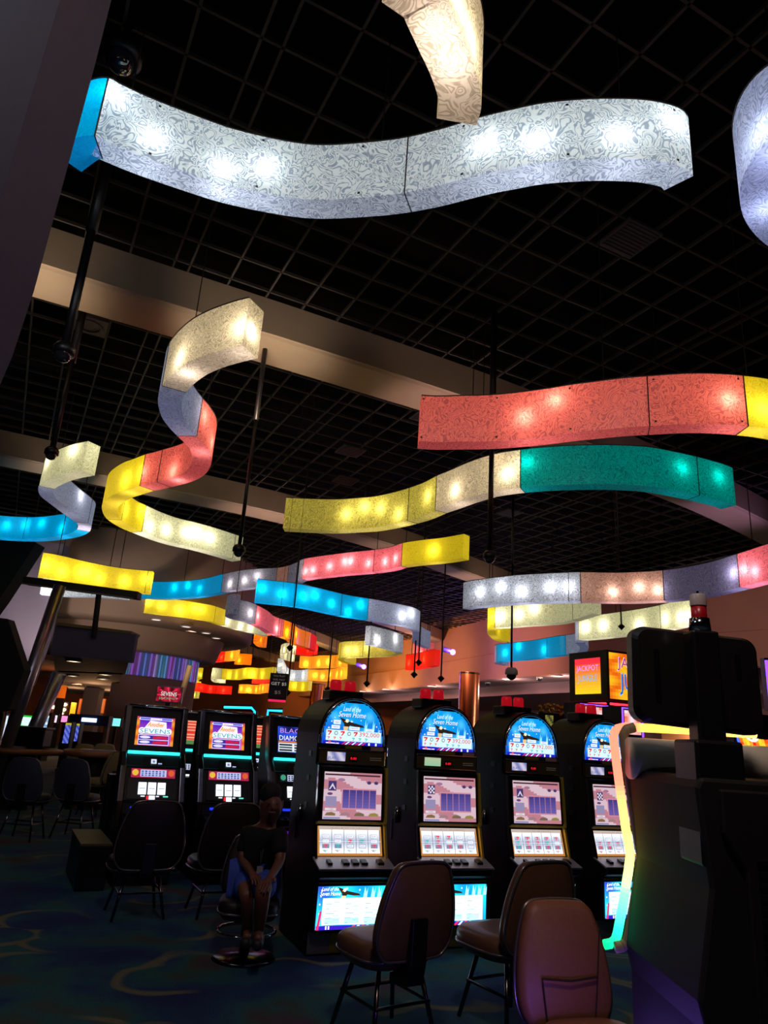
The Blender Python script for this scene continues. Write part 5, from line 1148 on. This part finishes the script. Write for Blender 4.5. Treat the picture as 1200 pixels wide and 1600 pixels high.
# people-height dark machines in the background fill between rows
def far_machine(x, Y, label, c):
    p = aty(x, 1140, Y); t = thing('slot_machine', label, 'slot machine', (p.x, p.y, 0), 0, 'distant slot machines')
    MB().profx([(0, 0), (0, .8), (.12, 1.0), (.16, 1.6), (.5, 1.6), (.5, 0)], -.28, .28).build('cabinet', CAB, t)
    a = Art((-.22, .11, 1.05), (1, 0, 0), (0, .04, .5)); a.grid(0, 0, .44, .45, 6, 6, lambda x, y: mix(hx(c), hx('#ffffff'), .5+.5*math.sin(x*20+y*31))); a.done('screen', t, .9)
for x, Y, lb, c in ((335, 22, 'distant slot machine left of the neon outline', '#60d0c0'), (372, 24, 'distant slot machine under the first neon outline', '#6040c0'), (620, 20, 'distant slot machine between the first two arched machines', '#4050c0'), (640, 26, 'smaller distant slot machine between the first two arched machines', '#c04050'), (60, 26, 'distant slot machine between the leaning pillars', '#50a0e0'), (455, 22, 'distant slot machine left of the first arched machine top', '#4060e0')):
    far_machine(x, Y, lb, c)
# added spots without fixtures that brighten the beams, drum and bulkhead
def spot_up(a, b, z, ta, tb, pw, col, ang=95):
    l = bpy.data.lights.new('beam_fill_spot', 'SPOT'); l.energy = pw; l.color = col; l.spot_size = math.radians(ang); l.spot_blend = .8; l.shadow_soft_size = .25
    o = bpy.data.objects.new('beam_fill_spot', l); C.objects.link(o); o.location = ab(a, b, z)
    o.rotation_euler = (ab(ta, tb, 8)-ab(a, b, z)).to_track_quat('-Z', 'Y').to_euler()
WM = (1, .78, .56)
for a_, b_, z_, ta, tb, pw, col, ang in ((-1.2, 8.2, 5.6, -1.2, 9.9, 75, WM, 60), (2.5, 8.2, 5.6, 2.5, 9.9, 75, WM, 60), (6, 8.2, 5.6, 6, 9.9, 65, WM, 60), (-1.3, 9.9, 5.2, -1.3, 10.5, 300, WM, 75), (2.5, 9.8, 5.2, 2.5, 10.5, 230, WM, 75), (6.5, 9.8, 5.2, 6.5, 10.6, 190, (1, .62, .56), 75), (11, 10, 5.2, 11, 11, 130, (.9, .5, .62), 75), (15.5, 10.4, 5.2, 15.5, 11.6, 150, (.75, .42, .85), 75),
    (-4, 18.6, 5.0, -4, 19.5, 300, (1, .8, .68), 80), (1, 18.6, 5.0, 1, 19.5, 300, (1, .76, .6), 80), (6, 18.8, 5, 6, 19.6, 280, (1, .68, .58), 80), (11, 19.6, 5, 11, 20.8, 260, (1, .66, .54), 80), (15.5, 21.4, 5, 15.5, 22.6, 260, (1, .64, .52), 80),
    (6, 28.2, 5, 6, 29.6, 300, (1, .72, .58), 80), (-6, 24, 2.6, -3, 30, 380, (.95, .85, .95), 100), (0, 24, 3.2, 3, 32, 330, (1, .82, .7), 85), (20, 35, 5, 20, 36.5, 260, (1, .5, .45), 80), (13, 40.5, 5, 13, 42, 420, (1, .55, .2), 80), (19, 46, 5, 19, 47.5, 420, (1, .55, .2), 80), (12, 52.5, 5, 12, 53.5, 500, (1, .5, .2), 80), (1.5, 14, 5, 1.5, 16, 70, (1, .85, .7), 150)):
    spot_up(a_, b_, z_, ta, tb, pw, col, ang)
for a_, b_, z_, tb, pw, c_ in ((18.5, 29, 5.6, 30, 800, (1, .48, .3)), (19, 45, 5.6, 46, 1700, (1, .45, .12)), (19, 60, 5.6, 61, 1700, (1, .5, .15)), (18.5, 16, 5.8, 17, 420, (.8, .5, .6)), (19, 37, 5.6, 38, 900, (1, .46, .2))):
    l = bpy.data.lights.new('bulkhead_fill_spot', 'SPOT'); l.energy = pw; l.color = c_; l.spot_size = math.radians(125); l.spot_blend = .7; l.shadow_soft_size = .3  # added spot to brighten the bulkhead, no fixture built for it
    o = bpy.data.objects.new('bulkhead_fill_spot', l); C.objects.link(o); o.location = ab(a_, b_, z_)
    o.rotation_euler = (ab(24, tb, 5.6)-ab(a_, b_, z_)).to_track_quat('-Z', 'Y').to_euler()
l = bpy.data.lights.new('drum_fill_spot', 'SPOT'); l.energy = 420; l.color = (1, .82, .6); l.spot_size = math.radians(75); l.spot_blend = .8; l.shadow_soft_size = .3  # added spot to brighten the drum, no lamp stands here
o = bpy.data.objects.new('drum_fill_spot', l); C.objects.link(o); o.location = aty(260, 1060, 21); o.rotation_euler = (aty(240, 940, 27)-Vector(o.location)).to_track_quat('-Z', 'Y').to_euler()
# added fill over the chairs and near carpet, unseen and without fixtures
area_light('overhead_fill', (.3, .6, 5.6), (.9, 3.4, .5), .5, .5, 52, (1, .76, .66))
area_light('overhead_fill', (-3.2, 2.0, 6.0), (-2.2, 4.8, 0), .8, .8, 60, (.8, .85, 1))
